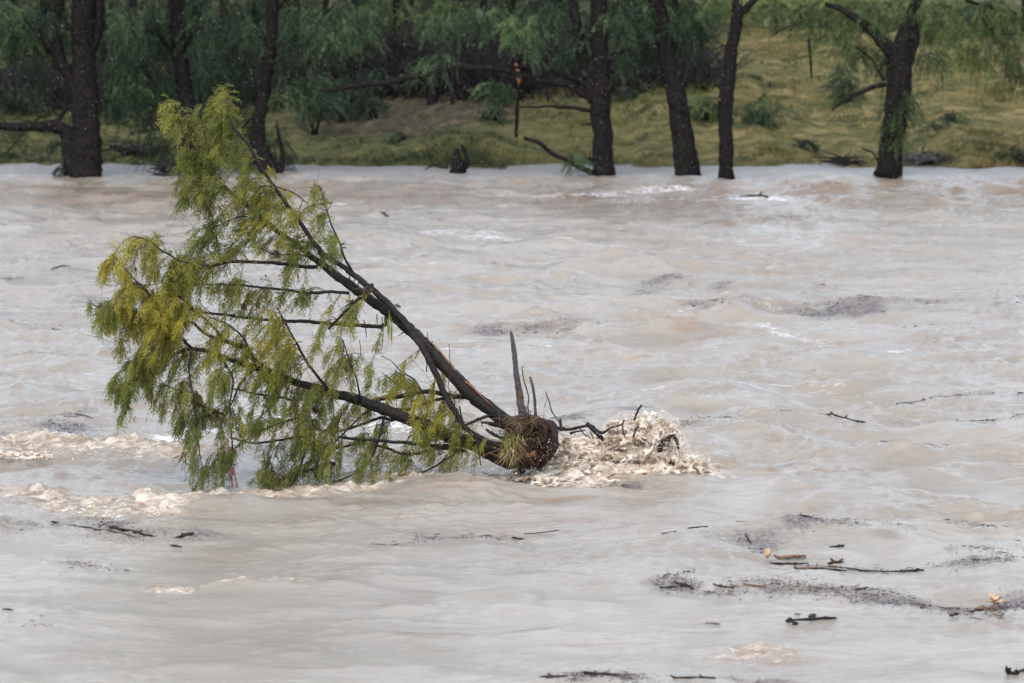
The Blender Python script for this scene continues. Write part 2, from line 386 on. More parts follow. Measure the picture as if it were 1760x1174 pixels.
# ---- foam (tan, churned) : (polyline, half height px, strength)
TAN = [([(-30, 772), (60, 768), (160, 775), (250, 772), (310, 785)], 12, 1.0),
       ([(-30, 845), (40, 850), (110, 868), (200, 862), (280, 872), (360, 855), (450, 850)], 11, 0.9),
       ([(180, 880), (260, 885), (330, 862)], 10, 0.7),
       ([(380, 848), (450, 850), (560, 842), (640, 832), (760, 822), (850, 828)], 8, 1.2),
       ([(640, 770), (720, 790), (800, 812)], 14, 0.55),
       ([(820, 828), (900, 822), (1000, 818), (1100, 810), (1190, 800)], 11, 1.3),
       ([(940, 795), (1040, 790), (1140, 785), (1190, 790)], 13, 1.1),
       ([(265, 1008), (330, 1012), (400, 1006), (505, 1002)], 5, 0.8),
       ([(1255, 1130), (1300, 1120), (1335, 1128)], 12, 0.6),
       ([(1180, 533), (1260, 524), (1330, 530)], 6, 0.45),
       ([(430, 750), (520, 745), (640, 770)], 12, 0.5)]
WHITE = [([(0, 752), (120, 748), (260, 750), (330, 735), (460, 725), (620, 730), (720, 740)], 6, 0.85),
         ([(240, 735), (330, 700), (440, 700)], 12, 0.4), ([(600, 710), (720, 715)], 10, 0.4),
         ([(720, 335), (830, 333), (960, 338)], 6, 0.6), ([(1010, 338), (1090, 330), (1150, 326)], 5, 0.9),
         ([(1060, 345), (1200, 343), (1340, 341)], 4, 0.85), ([(1170, 338), (1260, 334), (1300, 336)], 4, 0.7),
         ([(760, 400), (810, 398), (850, 406)], 7, 0.75), ([(730, 395), (790, 392)], 3, 0.5),
         ([(960, 420), (1060, 428)], 3, 0.5), ([(520, 590), (620, 594), (800, 592)], 3, 0.5),
         ([(900, 600), (940, 604)], 3, 0.7), ([(1180, 562), (1260, 566), (1400, 580), (1520, 592)], 4, 0.75),
         ([(1380, 600), (1560, 604), (1700, 606)], 3, 0.6), ([(1260, 665), (1330, 672), (1440, 660)], 5, 0.6),
         ([(1240, 368), (1330, 370)], 3, 0.4), ([(1690, 335), (1760, 336)], 4, 0.6), ([(1460, 390), (1560, 396)], 3, 0.4),
         ([(0, 885), (40, 880)], 5, 0.8), ([(330, 325), (430, 328)], 3, 0.4), ([(1500, 330), (1600, 322), (1660, 318)], 3, 0.5),
         ([(1550, 690), (1610, 700)], 5, 0.5), ([(1380, 1015), (1470, 1022)], 3, 0.4), ([(0, 330), (60, 333)], 4, 0.4),
         ([(1190, 998), (1290, 1005)], 3, 0.5), ([(1730, 640), (1760, 655)], 5, 0.5), ([(560, 345), (700, 340)], 3, 0.35),
         ([(240, 868), (330, 880)], 5, 0.4), ([(300, 815), (360, 850)], 4, 0.3)]
SCUM = [([(60, 735), (110, 738), (150, 722)], 12, 0.75), ([(150, 905), (220, 915), (330, 925)], 10, 0.8),
        ([(0, 915), (35, 905)], 6, 0.7), ([(90, 965), (170, 972), (210, 976)], 3, 0.6), ([(330, 910), (370, 912)], 3, 0.6),
        ([(1075, 500), (1130, 486), (1160, 480)], 4, 0.7), ([(1150, 480), (1210, 495)], 5, 0.6), ([(1380, 530), (1440, 535), (1480, 522), (1520, 522)], 7, 0.8),
        ([(1200, 532), (1250, 528)], 4, 0.6), ([(1580, 520), (1680, 508)], 5, 0.5), ([(1720, 518), (1760, 515)], 7, 0.6), ([(1715, 545), (1760, 540)], 4, 0.5),
        ([(840, 569), (930, 571), (1000, 574), (1080, 573)], 4, 0.65), ([(1560, 560), (1700, 566)], 2, 0.4),
        ([(990, 715), (1080, 705)], 7, 0.6), ([(1170, 730), (1250, 722), (1350, 716)], 4, 0.55), ([(1500, 775), (1640, 772)], 5, 0.5),
        ([(1540, 688), (1760, 690)], 3, 0.5), ([(1600, 722), (1760, 722)], 3, 0.5),
        ([(840, 835), (900, 838), (1000, 834), (1080, 832)], 3.2, 1.0),
        ([(1260, 925), (1300, 945)], 12, 0.5), ([(1370, 915), (1480, 912), (1560, 915)], 5, 0.55), ([(1290, 965), (1400, 966), (1580, 968), (1760, 952)], 6, 0.8),
        ([(1640, 945), (1760, 938)], 4, 0.5), ([(1360, 985), (1460, 985)], 6, 0.75), ([(1130, 1005), (1230, 1012), (1330, 1012), (1400, 1016)], 7, 0.95),
        ([(1400, 1016), (1500, 1028), (1600, 1045), (1700, 1060), (1760, 1062)], 8, 0.85), ([(1680, 1050), (1760, 1045)], 14, 0.8),
        ([(930, 1170), (1040, 1166), (1150, 1172), (1330, 1168)], 8, 0.85), ([(1640, 900), (1760, 905)], 4, 0.6),
        ([(650, 940), (720, 930), (800, 915), (950, 905)], 2.5, 0.6), ([(700, 920), (760, 925)], 4, 0.35), ([(1340, 370), (1400, 374)], 5, 0.4),
        ([(0, 480), (90, 475)], 3, 0.5), ([(0, 555), (120, 560)], 3, 0.35), ([(640, 478), (720, 490)], 3, 0.5), ([(820, 510), (880, 505)], 3, 0.4),
        ([(1370, 500), (1420, 492)], 3, 0.5), ([(20, 1075), (90, 1078)], 5, 0.3), ([(1140, 1000), (1200, 985)], 5, 0.35), ([(1340, 385), (1360, 372)], 4, 0.4),
        ([(600, 365), (760, 375)], 2.5, 0.4), ([(1690, 345), (1740, 352)], 2.5, 0.4), ([(1100, 730), (1170, 738)], 4, 0.6), ([(1270, 912), (1260, 940)], 5, 0.4)]
tan = np.zeros_like(X); white = np.zeros_like(X); scum = np.zeros_like(X)
for p, w, s_ in TAN: tan = np.maximum(tan, s_ * seg_mask(X, Y, p, w))
for p, w, s_ in WHITE: white = np.maximum(white, s_ * .66 * seg_mask(X, Y, p, w))
for p, w, s_ in SCUM: scum = np.maximum(scum, s_ * seg_mask(X, Y, p, w * 1.6))
scum = np.clip(scum * (0.95 + 0.25 * nth + 0.35 * samp(lowf, 37, X * 1.7, Y * 1.7)), 0, 1)
# loose lace of foam streaks and crests all over the far half
far = np.clip((Y - 54) / 14, 0.05, 1)
ripple = np.clip((Y - 119.5 - 1.2 * nf) / 3, 0, 1)                # rain-roughened slack water along the flooded bank
facet_tint = np.zeros_like(X)  # painted brown where waves face the viewer and reflect less sky
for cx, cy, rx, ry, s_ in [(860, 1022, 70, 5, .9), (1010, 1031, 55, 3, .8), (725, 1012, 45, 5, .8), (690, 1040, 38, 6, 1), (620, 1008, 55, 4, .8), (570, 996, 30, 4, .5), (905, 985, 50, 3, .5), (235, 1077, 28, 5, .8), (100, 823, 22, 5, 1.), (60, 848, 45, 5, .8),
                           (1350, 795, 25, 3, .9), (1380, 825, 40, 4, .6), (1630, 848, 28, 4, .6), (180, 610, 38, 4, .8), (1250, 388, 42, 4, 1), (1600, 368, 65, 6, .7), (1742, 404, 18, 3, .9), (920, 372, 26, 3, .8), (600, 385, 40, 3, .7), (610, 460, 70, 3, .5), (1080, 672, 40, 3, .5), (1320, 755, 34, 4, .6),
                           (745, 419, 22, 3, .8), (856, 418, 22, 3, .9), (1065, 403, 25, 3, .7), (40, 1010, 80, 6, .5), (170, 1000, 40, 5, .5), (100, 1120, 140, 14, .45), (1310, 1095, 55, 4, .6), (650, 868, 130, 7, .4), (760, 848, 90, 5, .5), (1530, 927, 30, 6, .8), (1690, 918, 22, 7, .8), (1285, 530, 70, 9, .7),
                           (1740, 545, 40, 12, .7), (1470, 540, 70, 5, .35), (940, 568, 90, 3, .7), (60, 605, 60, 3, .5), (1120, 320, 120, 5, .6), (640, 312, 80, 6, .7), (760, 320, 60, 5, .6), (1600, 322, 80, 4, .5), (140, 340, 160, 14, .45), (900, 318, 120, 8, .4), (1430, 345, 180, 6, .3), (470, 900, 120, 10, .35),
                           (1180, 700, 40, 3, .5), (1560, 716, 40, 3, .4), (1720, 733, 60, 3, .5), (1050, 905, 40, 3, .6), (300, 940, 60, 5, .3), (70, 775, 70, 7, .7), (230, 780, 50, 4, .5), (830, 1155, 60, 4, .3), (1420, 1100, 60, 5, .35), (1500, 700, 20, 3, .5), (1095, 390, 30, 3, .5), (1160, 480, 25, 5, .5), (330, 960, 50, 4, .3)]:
    facet_tint = np.maximum(facet_tint, s_ * ell(X, Y, cx, cy, rx, ry) * np.clip(.75 + .45 * samp(thin, 31, X * 1.3, Y * 1.3), 0, 1.2))
facet_tint = np.maximum(facet_tint, .75 * np.exp(-((Y - 114.5 - 1.5 * nl) / 4.5) ** 2) * np.clip(.75 + .3 * nf, 0, 1))  # band of rough water facing the viewer, its lost reflection painted brown
facet_tint = np.clip(facet_tint, 0, 1)
foam = np.clip(np.maximum(tan, white * (0.75 + 0.3 * nth)), 0, 1.2)
wh = np.clip(white * 1.6 - tan * 1.6, 0, 1)

# ---- heights
ch = np.clip((Y - 40) / 20, 0.55, 1)
near = np.clip((SHORE - Y) / 7.0, 0.42, 1)                       # quiet along the flooded bank
calm = np.clip((Y - 47) / 14, 0.25, 1) * 0.55 + 0.35
ampl = (0.068 + 0.022 * nl) * near * calm
Z = ampl * samp(h1, 61, X, Y) + 0.0155 * near * (0.9 + 0.45 * nf) * calm * ch * samp(h2, 23, X, Y)
chop = -0.85                                                     # pulls the water towards its crests
DX = ampl * samp(dx1, 61, X, Y) * chop + 0.0155 * near * calm * ch * samp(dx2, 23, X, Y) * chop
DY = ampl * samp(dy1, 61, X, Y) * chop + 0.0155 * near * calm * ch * samp(dy2, 23, X, Y) * chop
# individual standing waves
for cx, cy, rx, ry, a_ in [(1155, 487, 45, 9, .20), (1285, 530, 55, 10, .22), (1470, 528, 55, 9, .17), (1735, 535, 45, 14, .20), (1080, 708, 90, 9, .16), (470, 868, 150, 12, .12),
                           (760, 845, 190, 12, .10), (-10, 905, 50, 9, .16), (1120, 575, 200, 8, .06), (1540, 925, 60, 10, .05), (1690, 925, 60, 10, .07), (860, 1025, 80, 6, .06), (725, 1014, 60, 6, .06), (690, 1043, 45, 6, .05), (1000, 1034, 70, 5, .05), (600, 1012, 60, 5, .04), (120, 1125, 140, 10, .05), (235, 1080, 40, 5, .04),
                           (1290, 712, 60, 7, .12), (180, 610, 20, 5, .12), (100, 823, 24, 6, .07), (70, 768, 60, 8, .12), (200, 773, 100, 8, .12), (300, 868, 120, 10, .14), (60, 850, 60, 8, .12), (940, 790, 200, 18, .10),
                           (1120, 395, 60, 4, .12), (1600, 368, 70, 5, .16), (1250, 388, 40, 3, .12), (330, 905, 80, 10, .08), (420, 1010, 100, 5, .07), (1150, 672, 60, 5, .06), (1720, 610, 60, 6, .1)]:
    Z += a_ * ell(X, Y, cx, cy, rx, ry)
tz = np.clip(tan, 0, 1)
bil = 1 - np.abs(samp(h3, 9.7, X, Y))
Z += tz * (0.012 * bil + 0.035 * samp(h3, 9.7, X * .3 + 3, Y * .5)) + 0.012 * white * samp(h3, 9.7, X, Y)
Z += scum * 0.010 * samp(h3, 9.7, X * 1.3, Y * 1.3)
edge = np.clip((0.15 - np.abs(U)) / 0.02, 0, 1) * np.clip((Y - 30) / 12, 0, 1)
V = np.stack([X + DX * edge, Y + DY * edge, Z], -1).reshape(-1, 3)
ny, nx = X.shape; idx = np.arange(nx * ny).reshape(ny, nx)
Q = np.stack([idx[:-1, :-1], idx[:-1, 1:], idx[1:, 1:], idx[1:, :-1]], -1).reshape(-1, 4)
o = obj('river_water', V, Q, None, [M_WATER], attrs={'foam': foam.ravel(), 'white': wh.ravel(), 'scum': scum.ravel(), 'far': far.ravel(), 'ripple': ripple.ravel(), 'facet_tint': facet_tint.ravel()}); tagp(o, kind='structure')
def wz(x, y):
    """approximate height of the water for things that float"""
    x = np.asarray(x, float); y = np.asarray(y, float)
    nn = np.clip((SHORE - y) / 7.0, 0.42, 1) * (np.clip((y - 47) / 14, 0.25, 1) * 0.55 + 0.35)
    z = (0.068 + 0.022 * samp(low, 150, x, y)) * nn * samp(h1, 61, x, y) + 0.0155 * nn * np.clip((y - 40) / 20, 0.55, 1) * samp(h2, 23, x, y)
    for cx, cy, rx, ry, a_ in [(1155, 487, 45, 9, .20), (1285, 530, 55, 10, .22), (1470, 528, 55, 9, .17), (1735, 535, 45, 14, .20), (1540, 925, 60, 10, .10), (1690, 925, 60, 10, .12)]:
        z = z + a_ * ell(x, y, cx, cy, rx, ry)
    return z

# ================================================================== THE UPROOTED TREE
TY = 61.4
def tp(pts, R=None):
    """[(px, py, depth offset in m)] -> world points"""
    return np.array([at(p[0], p[1], TY + (p[2] if len(p) > 2 else 0)) for p in pts])
base = tuple(at(905, 805, TY)); base = (base[0], base[1], 0.0)
tree = thing('uprooted_tree', 'uprooted green tree lying in the flooded river with its root ball to the right', 'tree', base)
pm = pxm(TY)
def limb(name, pts, d, sides=8, mats=None, parent=None, rough=0.07, wob=0.004, step=0.05, label=None, knots=0):
    P = tp(pts); R = np.array(d, float) * 0.80 / 2 / pm
    if len(R) == 2 and len(P) > 2: R = np.linspace(R[0], R[1], len(P))
    g = G(); g.add(*tube(P, R, sides, step, rough, wob))
    if knots:
        C, RR = spline(P, R, step); r = np.random.default_rng(len(pts) * 13 + int(d[0]))
        for k in range(knots):
            i = r.integers(2, len(C) - 2); dd = unit(r.normal(size=3) * [1, .7, 1]); l = r.uniform(0.04, 0.14)
            g.add(*tube([C[i], C[i] + dd * (RR[i] + l * .5), C[i] + dd * (RR[i] + l) + [0, 0, -.02]], [RR[i] * .35, .008, .004], 5, .04, .1))
    o = g.out(name, mats or [M_BARK], parent or tree)
    if label: o['label'] = label
    return o, P, R
SK = []   # skeleton points that shoots can spring from
def skel(P): 
    C, _ = spline(P, np.ones(len(P)), 0.08); SK.append(C)
T1 = [(905, 752, 0), (878, 732, 0), (850, 709, -.02), (818, 684, -.03), (783, 649, -.03), (734, 595, 0), (692, 556, .05), (665, 534, .08), (619, 502, .12), (565, 463, .2), (542, 446, .24), (510, 420, .3), (477, 397, .35), (423, 353, .45), (385, 322, .5), (368, 302, .5), (361, 270, .5), (352, 235, .5), (345, 205, .5)]
D1 = [34, 31, 30, 30, 29, 26, 24, 23, 21, 18, 14, 12, 11, 9.5, 8.5, 7, 4.5, 3, 2]
T2 = [(900, 812, -.35), (893, 800, -.34), (872, 773, -.32), (833, 757, -.28), (797, 733, -.25), (780, 703, -.22), (768, 684, -.2), (745, 634, -.16), (726, 597, -.12), (712, 578, -.08), (695, 553, -.06), (665, 521, -.08), (630, 489, -.1), (603, 469, -.05), (578, 452, 0), (553, 434, 0), (530, 403, -.05), (498, 358, -.1), (457, 300, -.15), (426, 248, -.2), (403, 222, -.2), (389, 190, -.2), (391, 160, -.2)]
D2 = [14, 15, 14, 12, 12, 13, 13, 14, 15, 15, 15, 14, 13, 12, 11, 11, 9.5, 8.5, 7.5, 6.5, 5, 3.5, 1.5]
T3 = [(905, 790, 0), (880, 792, 0), (856, 785, 0), (810, 762, -.05), (770, 748, -.1), (730, 731, -.15), (665, 706, -.25), (611, 686, -.35), (576, 677, -.4), (530, 663, -.45), (488, 650, -.5), (450, 636, -.55), (413, 623, -.6), (375, 611, -.65), (341, 601, -.7), (312, 603, -.72), (276, 626, -.75), (242, 650, -.8), (225, 668, -.8)]
D3 = [36, 34, 32, 31, 29, 27, 24, 22, 19, 17, 15, 14, 12, 10, 8, 7, 5.5, 4, 2]
for nm, T, D, kn, lb in (('trunk', T1, D1, 8, 'main wet black trunk rising to the upper left'), ('trunk', T2, D2, 5, 'thinner second stem crossing in front of the main trunk'), ('trunk', T3, D3, 7, 'low trunk lying just above the water')):
    o, P, R = limb(nm, T, D, 12, knots=kn, label=lb, wob=.006); skel(P)
BR = [
 [(545, 459, .2), (530, 459, .1), (471, 452, -.1), (403, 450, -.3), (379, 453, -.35), (351, 460, -.4), (331, 469, -.45)],
 [(379, 453, -.35), (345, 456, -.4), (321, 452, -.5), (307, 447, -.5), (277, 430, -.55), (259, 416, -.6), (232, 406, -.65)],
 [(600, 504, .12), (575, 502, .1), (530, 503, .2), (488, 498, .35), (437, 493, .5), (396, 489, .6), (331, 489, .8), (300, 486, .85)],
 [(664, 545, .05), (657, 561, 0), (603, 558, .2), (527, 553, .35), (471, 551, .4), (420, 546, .5), (386, 541, .5), (334, 534, .5), (300, 520, .5)],
 [(640, 488, -.1), (634, 500, -.14), (611, 519, -.25), (580, 549, -.3), (565, 565, -.35)],
 [(610, 474, -.05), (592, 442, -.1), (584, 419, -.1), (576, 400, -.12), (567, 380, -.12), (560, 352, -.1), (548, 318, -.1)],
 [(805, 684, 0), (776, 680, .15), (734, 673, .3), (700, 679, .4), (642, 689, .5), (632, 694, .5)],
 [(852, 712, 0), (830, 718, -.2), (810, 727, -.3), (780, 735, -.4)],
 [(661, 716, -.2), (655, 740, -.3), (649, 757, -.4), (645, 772, -.45), (634, 795, -.45), (611, 814, -.5), (580, 826, -.5), (555, 834, -.55)],
 [(580, 751, -.6), (610, 755, -.55), (642, 757, -.5), (700, 761, -.4), (750, 766, -.25), (790, 765, -.1)],
 [(530, 757, -.1), (570, 770, -.1), (620, 762, -.2), (665, 770, -.3), (690, 780, -.4), (720, 778, -.4), (753, 770, -.3), (800, 775, -.1)],
 [(726, 812, -.8), (745, 803, -.7), (776, 783, -.4), (790, 772, -.2)],
 [(576, 797, -.6), (550, 801, -.7), (527, 810, -.8), (500, 819, -.9), (480, 826, -1.0), (455, 836, -1.0)],
 [(536, 722, -.7), (534, 735, -.75), (527, 768, -.85), (511, 814, -.95), (492, 845, -1.0)],
 [(540, 730, -.7), (540, 760, -.75), (536, 795, -.8)],
 [(382, 712, -1.1), (355, 700, -1.1), (341, 694, -1.1), (314, 674, -1.1), (290, 664, -1.1)],
 [(500, 688, -.3), (488, 684, -.3), (437, 677, -.3), (413, 670, -.3), (380, 668, -.3)],
 [(520, 716, -.6), (495, 723, -.6), (454, 738, -.65), (430, 752, -.7), (405, 770, -.8)],
 [(540, 748, -.5), (493, 754, -.5), (437, 762, -.6), (396, 752, -.7)],
 [(437, 634, -.55), (425, 645, -.5), (413, 660, -.4), (400, 690, -.4), (385, 716, -.5)],
 [(366, 305, .5), (350, 285, .4), (334, 256, .3), (314, 218, .2), (300, 191, .15)],
 [(379, 450, -.2), (374, 420, -.1), (366, 380, 0), (352, 331, .1)],
 [(332, 600, -.7), (300, 570, -.8), (275, 530, -.9), (249, 498, -1.), (229, 477, -1.), (198, 443, -1.)],
 [(290, 560, -.8), (250, 542, -1.), (212, 532, -1.1), (161, 525, -1.2)],
 [(576, 677, -.4), (561, 664, -.5), (527, 622, -.6), (507, 584, -.7), (492, 557, -.7), (478, 530, -.7)],
 [(440, 633, -.55), (430, 606, -.5), (403, 592, -.5), (375, 583, -.4), (351, 572, -.3), (333, 556, -.3), (314, 548, -.3)],
 [(420, 596, -.5), (388, 586, -.5), (365, 560, -.5), (340, 538, -.5), (325, 526, -.5), (300, 500, -.5)],
 [(470, 640, -.55), (440, 618, -.6), (418, 582, -.6), (395, 560, -.6), (360, 545, -.6)],
 [(690, 712, -.2), (672, 722, 0), (655, 718, .1), (620, 730, .2), (575, 742, .3), (530, 735, .3)],
 [(768, 684, .3), (740, 690, .2), (700, 705, .3), (655, 700, .4), (615, 716, .5)],
 [(423, 353, .45), (440, 330, .3), (455, 318, .2), (500, 330, .1), (530, 350, .1)],
 [(477, 397, .35), (450, 385, .1), (420, 372, 0), (390, 380, 0), (360, 395, 0)],
 [(530, 440, .25), (505, 436, .2), (480, 438, .1), (440, 425, 0)],
 [(725, 736, -.1), (735, 700, .1), (715, 655, .3), (690, 640, .4)],
 [(620, 690, -.4), (612, 650, -.6), (600, 620, -.7), (590, 585, -.7)],
 [(790, 700, -.1), (800, 735, -.6), (820, 760, -.8), (826, 800, -.8)],
 [(640, 700, -.3), (600, 735, -.8), (570, 770, -1.1), (560, 800, -1.2)],
 [(375, 611, -.6), (400, 650, -1.0), (395, 700, -1.3), (400, 770, -1.3), (398, 800, -1.3)],
 [(330, 600, -.7), (325, 640, -1.2), (335, 690, -1.4), (340, 740, -1.4), (345, 790, -1.4)],
]
BD = [(9, 5), (5, 2.5), (7.5, 3), (10, 4.5), (9, 5), (6, 2), (11, 9), (9, 4), (7, 3), (6, 9), (4, 9), (4, 5), (8, 3.5), (8, 3), (5, 3), (8, 3), (6, 3), (5, 2.5), (6, 3),
      (6, 3), (5, 2.5), (3, 2), (7, 2), (5, 2), (8, 2.5), (8, 6), (7, 3), (7, 2.5), (9, 4), (8, 3), (4, 2), (5, 2), (4, 2), (4, 1.5), (5, 2), (4, 2.5), (5, 2.5), (5, 2), (5, 2)]
for b_, d_ in zip(BR, BD):
    o, P, R = limb('branch', b_, d_, 7, knots=2 if d_[0] > 6 else 0, wob=.006); skel(P)
SKA = np.vstack(SK)
# torn strips of orange wood along the trunks
for pts, d_ in (([(735, 583, -.05), (760, 608, -.07), (780, 634, -.08), (800, 657, -.08)], (2, 4)), ([(800, 655, -.12), (820, 674, -.13), (845, 697, -.12)], (5, 2)), ([(550, 440, .1), (556, 452, .08), (560, 460, .1)], (4, 5)), ([(640, 688, .42), (665, 680, .33), (690, 675, .25)], (6, 3)), ([(870, 790, -.2), (840, 778, -.24)], (4, 3))):
    limb('torn_wood', pts, d_, 5, [M_TORN], rough=.2)
# broken stubs
for pts, d_ in (([(560, 455, .1), (553, 440, .05), (548, 437, .05)], (5, 3)), ([(632, 492, -.1), (629, 483, -.1)], (4, 2)), ([(668, 535, -.1), (668, 518, -.12)], (7, 3)), ([(740, 592, -.05), (744, 586, -.05)], (6, 2)), ([(870, 735, -.2), (845, 728, -.25), (828, 726, -.25)], (12, 5)), ([(880, 760, -.3), (850, 748, -.35), (835, 738, -.35)], (9, 5))):
    limb('broken_stub', pts, d_, 6, rough=.16)

# ---- leafy shoots: (cx, cy, rx, ry, shoots, tone, depth)
BL = [(296, 188, 14, 18, 6, .60, .15), (318, 215, 16, 24, 5, .58, .2), (376, 190, 16, 24, 9, .58, .3), (391, 165, 4, 16, 4, .6, -.2), (366, 238, 28, 28, 11, .55, .3),
      (345, 280, 40, 32, 14, .52, .3), (335, 322, 32, 30, 10, .5, .2), (395, 290, 38, 30, 9, .55, .2), (440, 325, 45, 30, 11, .62, .1), (350, 355, 40, 28, 9, .45, .1),
      (410, 362, 46, 28, 11, .58, .1), (470, 372, 40, 32, 10, .72, 0), (512, 400, 36, 30, 8, .6, 0), (553, 350, 20, 36, 5, .55, -.1), (585, 420, 16, 30, 3, .5, -.1),
      (350, 400, 40, 34, 8, .48, 0), (490, 430, 38, 24, 6, .5, .1), (420, 425, 36, 24, 5, .5, .1), (345, 440, 40, 26, 9, .5, -.2), (295, 452, 38, 26, 10, .55, -.5), (240, 415, 26, 16, 4, .58, -.6),
      (212, 460, 34, 30, 13, .72, -.9), (262, 482, 44, 34, 15, .60, -.8), (330, 482, 40, 28, 10, .48, .2), (385, 510, 36, 26, 7, .46, .3), (445, 498, 40, 18, 5, .45, .4), (525, 510, 26, 20, 4, .45, .2), (580, 540, 30, 22, 6, .60, -.3),
      (172, 522, 28, 16, 7, .50, -1.1), (195, 548, 26, 20, 7, .40, -1.1), (235, 530, 42, 36, 22, .74, -1.), (280, 560, 46, 38, 22, .76, -.9), (250, 600, 46, 36, 20, .56, -1.), (305, 525, 36, 32, 13, .58, -.7),
      (330, 590, 40, 36, 14, .55, -.8), (225, 648, 32, 34, 16, .42, -1.1), (212, 690, 16, 28, 6, .34, -1.1), (282, 675, 36, 40, 12, .44, -1.), (308, 720, 20, 24, 5, .36, -1.2), (350, 650, 46, 42, 14, .48, -1.),
      (400, 600, 36, 36, 9, .5, -.6), (382, 705, 44, 40, 14, .40, -1.1), (338, 765, 22, 38, 7, .36, -1.4), (343, 812, 12, 22, 4, .36, -1.4), (420, 745, 36, 40, 12, .40, -1.1), (470, 580, 24, 46, 14, .72, -.7), (478, 635, 34, 38, 14, .50, -.7),
      (452, 665, 36, 34, 9, .42, -.6), (508, 685, 42, 44, 17, .42, -.8), (540, 705, 34, 36, 12, .36, -.8), (515, 740, 40, 34, 13, .38, -.9), (480, 795, 36, 24, 11, .36, -1.), (455, 835, 26, 14, 9, .40, -1.05), (540, 805, 36, 24, 9, .42, -.8), (400, 790, 30, 26, 7, .36, -1.3),
      (595, 645, 26, 36, 5, .42, -.5), (600, 720, 30, 28, 6, .46, 0), (660, 660, 26, 24, 2, .5, .3), (695, 672, 32, 24, 6, .62, .4), (740, 690, 36, 26, 11, .72, -.1), (745, 740, 36, 30, 12, .58, -.3), (792, 765, 26, 20, 7, .48, -.5), (590, 790, 36, 22, 6, .40, -.6),
      (692, 800, 14, 20, 3, .42, -.5), (620, 590, 30, 24, 2, .48, -.3), (808, 605, 8, 24, 0, .5, 0), (640, 750, 21, 21, 6, .42, -.2), (500, 470, 30, 20, 3, .46, .2), (560, 765, 34, 26, 6, .42, -.7), (640, 805, 30, 20, 5, .42, -.6), (720, 765, 34, 22, 6, .50, -.4), (760, 790, 26, 20, 4, .45, -.6), (675, 655, 34, 28, 5, .55, .3), (640, 700, 30, 22, 4, .5, -.1), (610, 610, 30, 34, 4, .46, -.6), (560, 620, 26, 34, 5, .5, -.6), (425, 540, 34, 26, 5, .5, 0), (830, 640, 18, 10, 2, .52, -.2)]
rl = np.random.default_rng(21)
shoot_px = 1 / pm
for bi, (cx, cy, rx, ry, n, tone, dz) in enumerate(BL):
    tone = tone + (.07 if cy > 450 else -.05 if cy < 300 else -.01)
    if n < 3: continue
    g = G(); c0 = at(cx, cy, TY + dz); FP = []; FD = []; FL = []; FT = []
    for k in range(int(n * (1.1 if cy > 600 else 1.3) + .5)):
        a = rl.uniform(0, 2 * np.pi); q = rl.uniform(0.05, 1.3) ** 0.6
        end = c0 + np.array([rx * q * np.cos(a) / pm, rl.normal() * 0.30, ry * q * np.sin(a) / pm])
        # start: a nearby skeleton point, preferring ones to the right and above (stems run leftwards and droop)
        dd = SKA - (end + np.array([0.18, 0, 0.12])); ds = np.sqrt((dd * [1, .6, 1] * dd).sum(1)) if False else np.linalg.norm(dd * [1, .5, 1], axis=1)
        j = np.argsort(ds)[rl.integers(0, 6)]; st = SKA[j]; v = end - st; L = np.linalg.norm(v)
        if L < 0.12: v = np.array([-.2, rl.normal() * .1, -.2]); end = st + v; L = .3
        mid = st + v * 0.5 + np.array([rl.normal() * .04, rl.normal() * .06, 0.12 * L + abs(rl.normal()) * 0.04])
        C, RR = spline([st, mid, end, end + np.array([v[0] * .06, v[1] * .06, -0.07 - .05 * rl.random()])], [.006, .0042, .0028, .0014], .05)
        g.add(*tube(C[::2] if len(C) > 6 else C, RR[::2] if len(C) > 6 else RR, 4, .2, .05, 0), tone=.5, m=1)
        m_ = int(max(6, len(C) * 0.95)); ii = np.clip((rl.beta(1.25, 1.0, m_) * len(C)).astype(int), 0, len(C) - 2)
        if cy > 600: ii = np.clip(ii, int(len(C) * .15), None)
        for e_ in range(2):
            i_ = rl.integers(1, len(C) - 1); v_ = np.array([-.05 + rl.normal() * .12, rl.normal() * .12, -.08 + rl.normal() * .12]); g.add(*tube([C[i_], C[i_] + v_ * .6 + rl.normal(size=3) * .015, C[i_] + v_ * 1.5], [.0035, .0028, .0015], 3, .1, .05), m=1)
        tdir = unit(C[np.minimum(ii + 1, len(C) - 1)] - C[ii]); side = rl.normal(size=(m_, 3)) * [.8, .9, .55]
        hang = 0.35 + (0.75 if cy > 640 else 0.2 if cy > 480 else 0.05)
        if cy < 450: hang = 0.02
        dr = unit(tdir * 0.55 + side * 0.6 + np.array([-0.25, 0, -hang]))
        FP.append(C[ii]); FD.append(dr); FL.append(rl.uniform(.10, .23, m_)); FT.append(np.full(m_, tone + rl.normal() * .06))
    P = np.vstack(FP); D = np.vstack(FD); L = np.concatenate(FL); Tn = np.concatenate(FT)
    V_, Q_, tn_ = fronds(P, D, L, 9, .066, .0062, .45, .75, Tn, .22, rl)
    g.add(V_, Q_, tone=tn_, m=0)
    g.out('leafy_shoot', [M_LEAF, M_TWIG], tree, smooth=False)

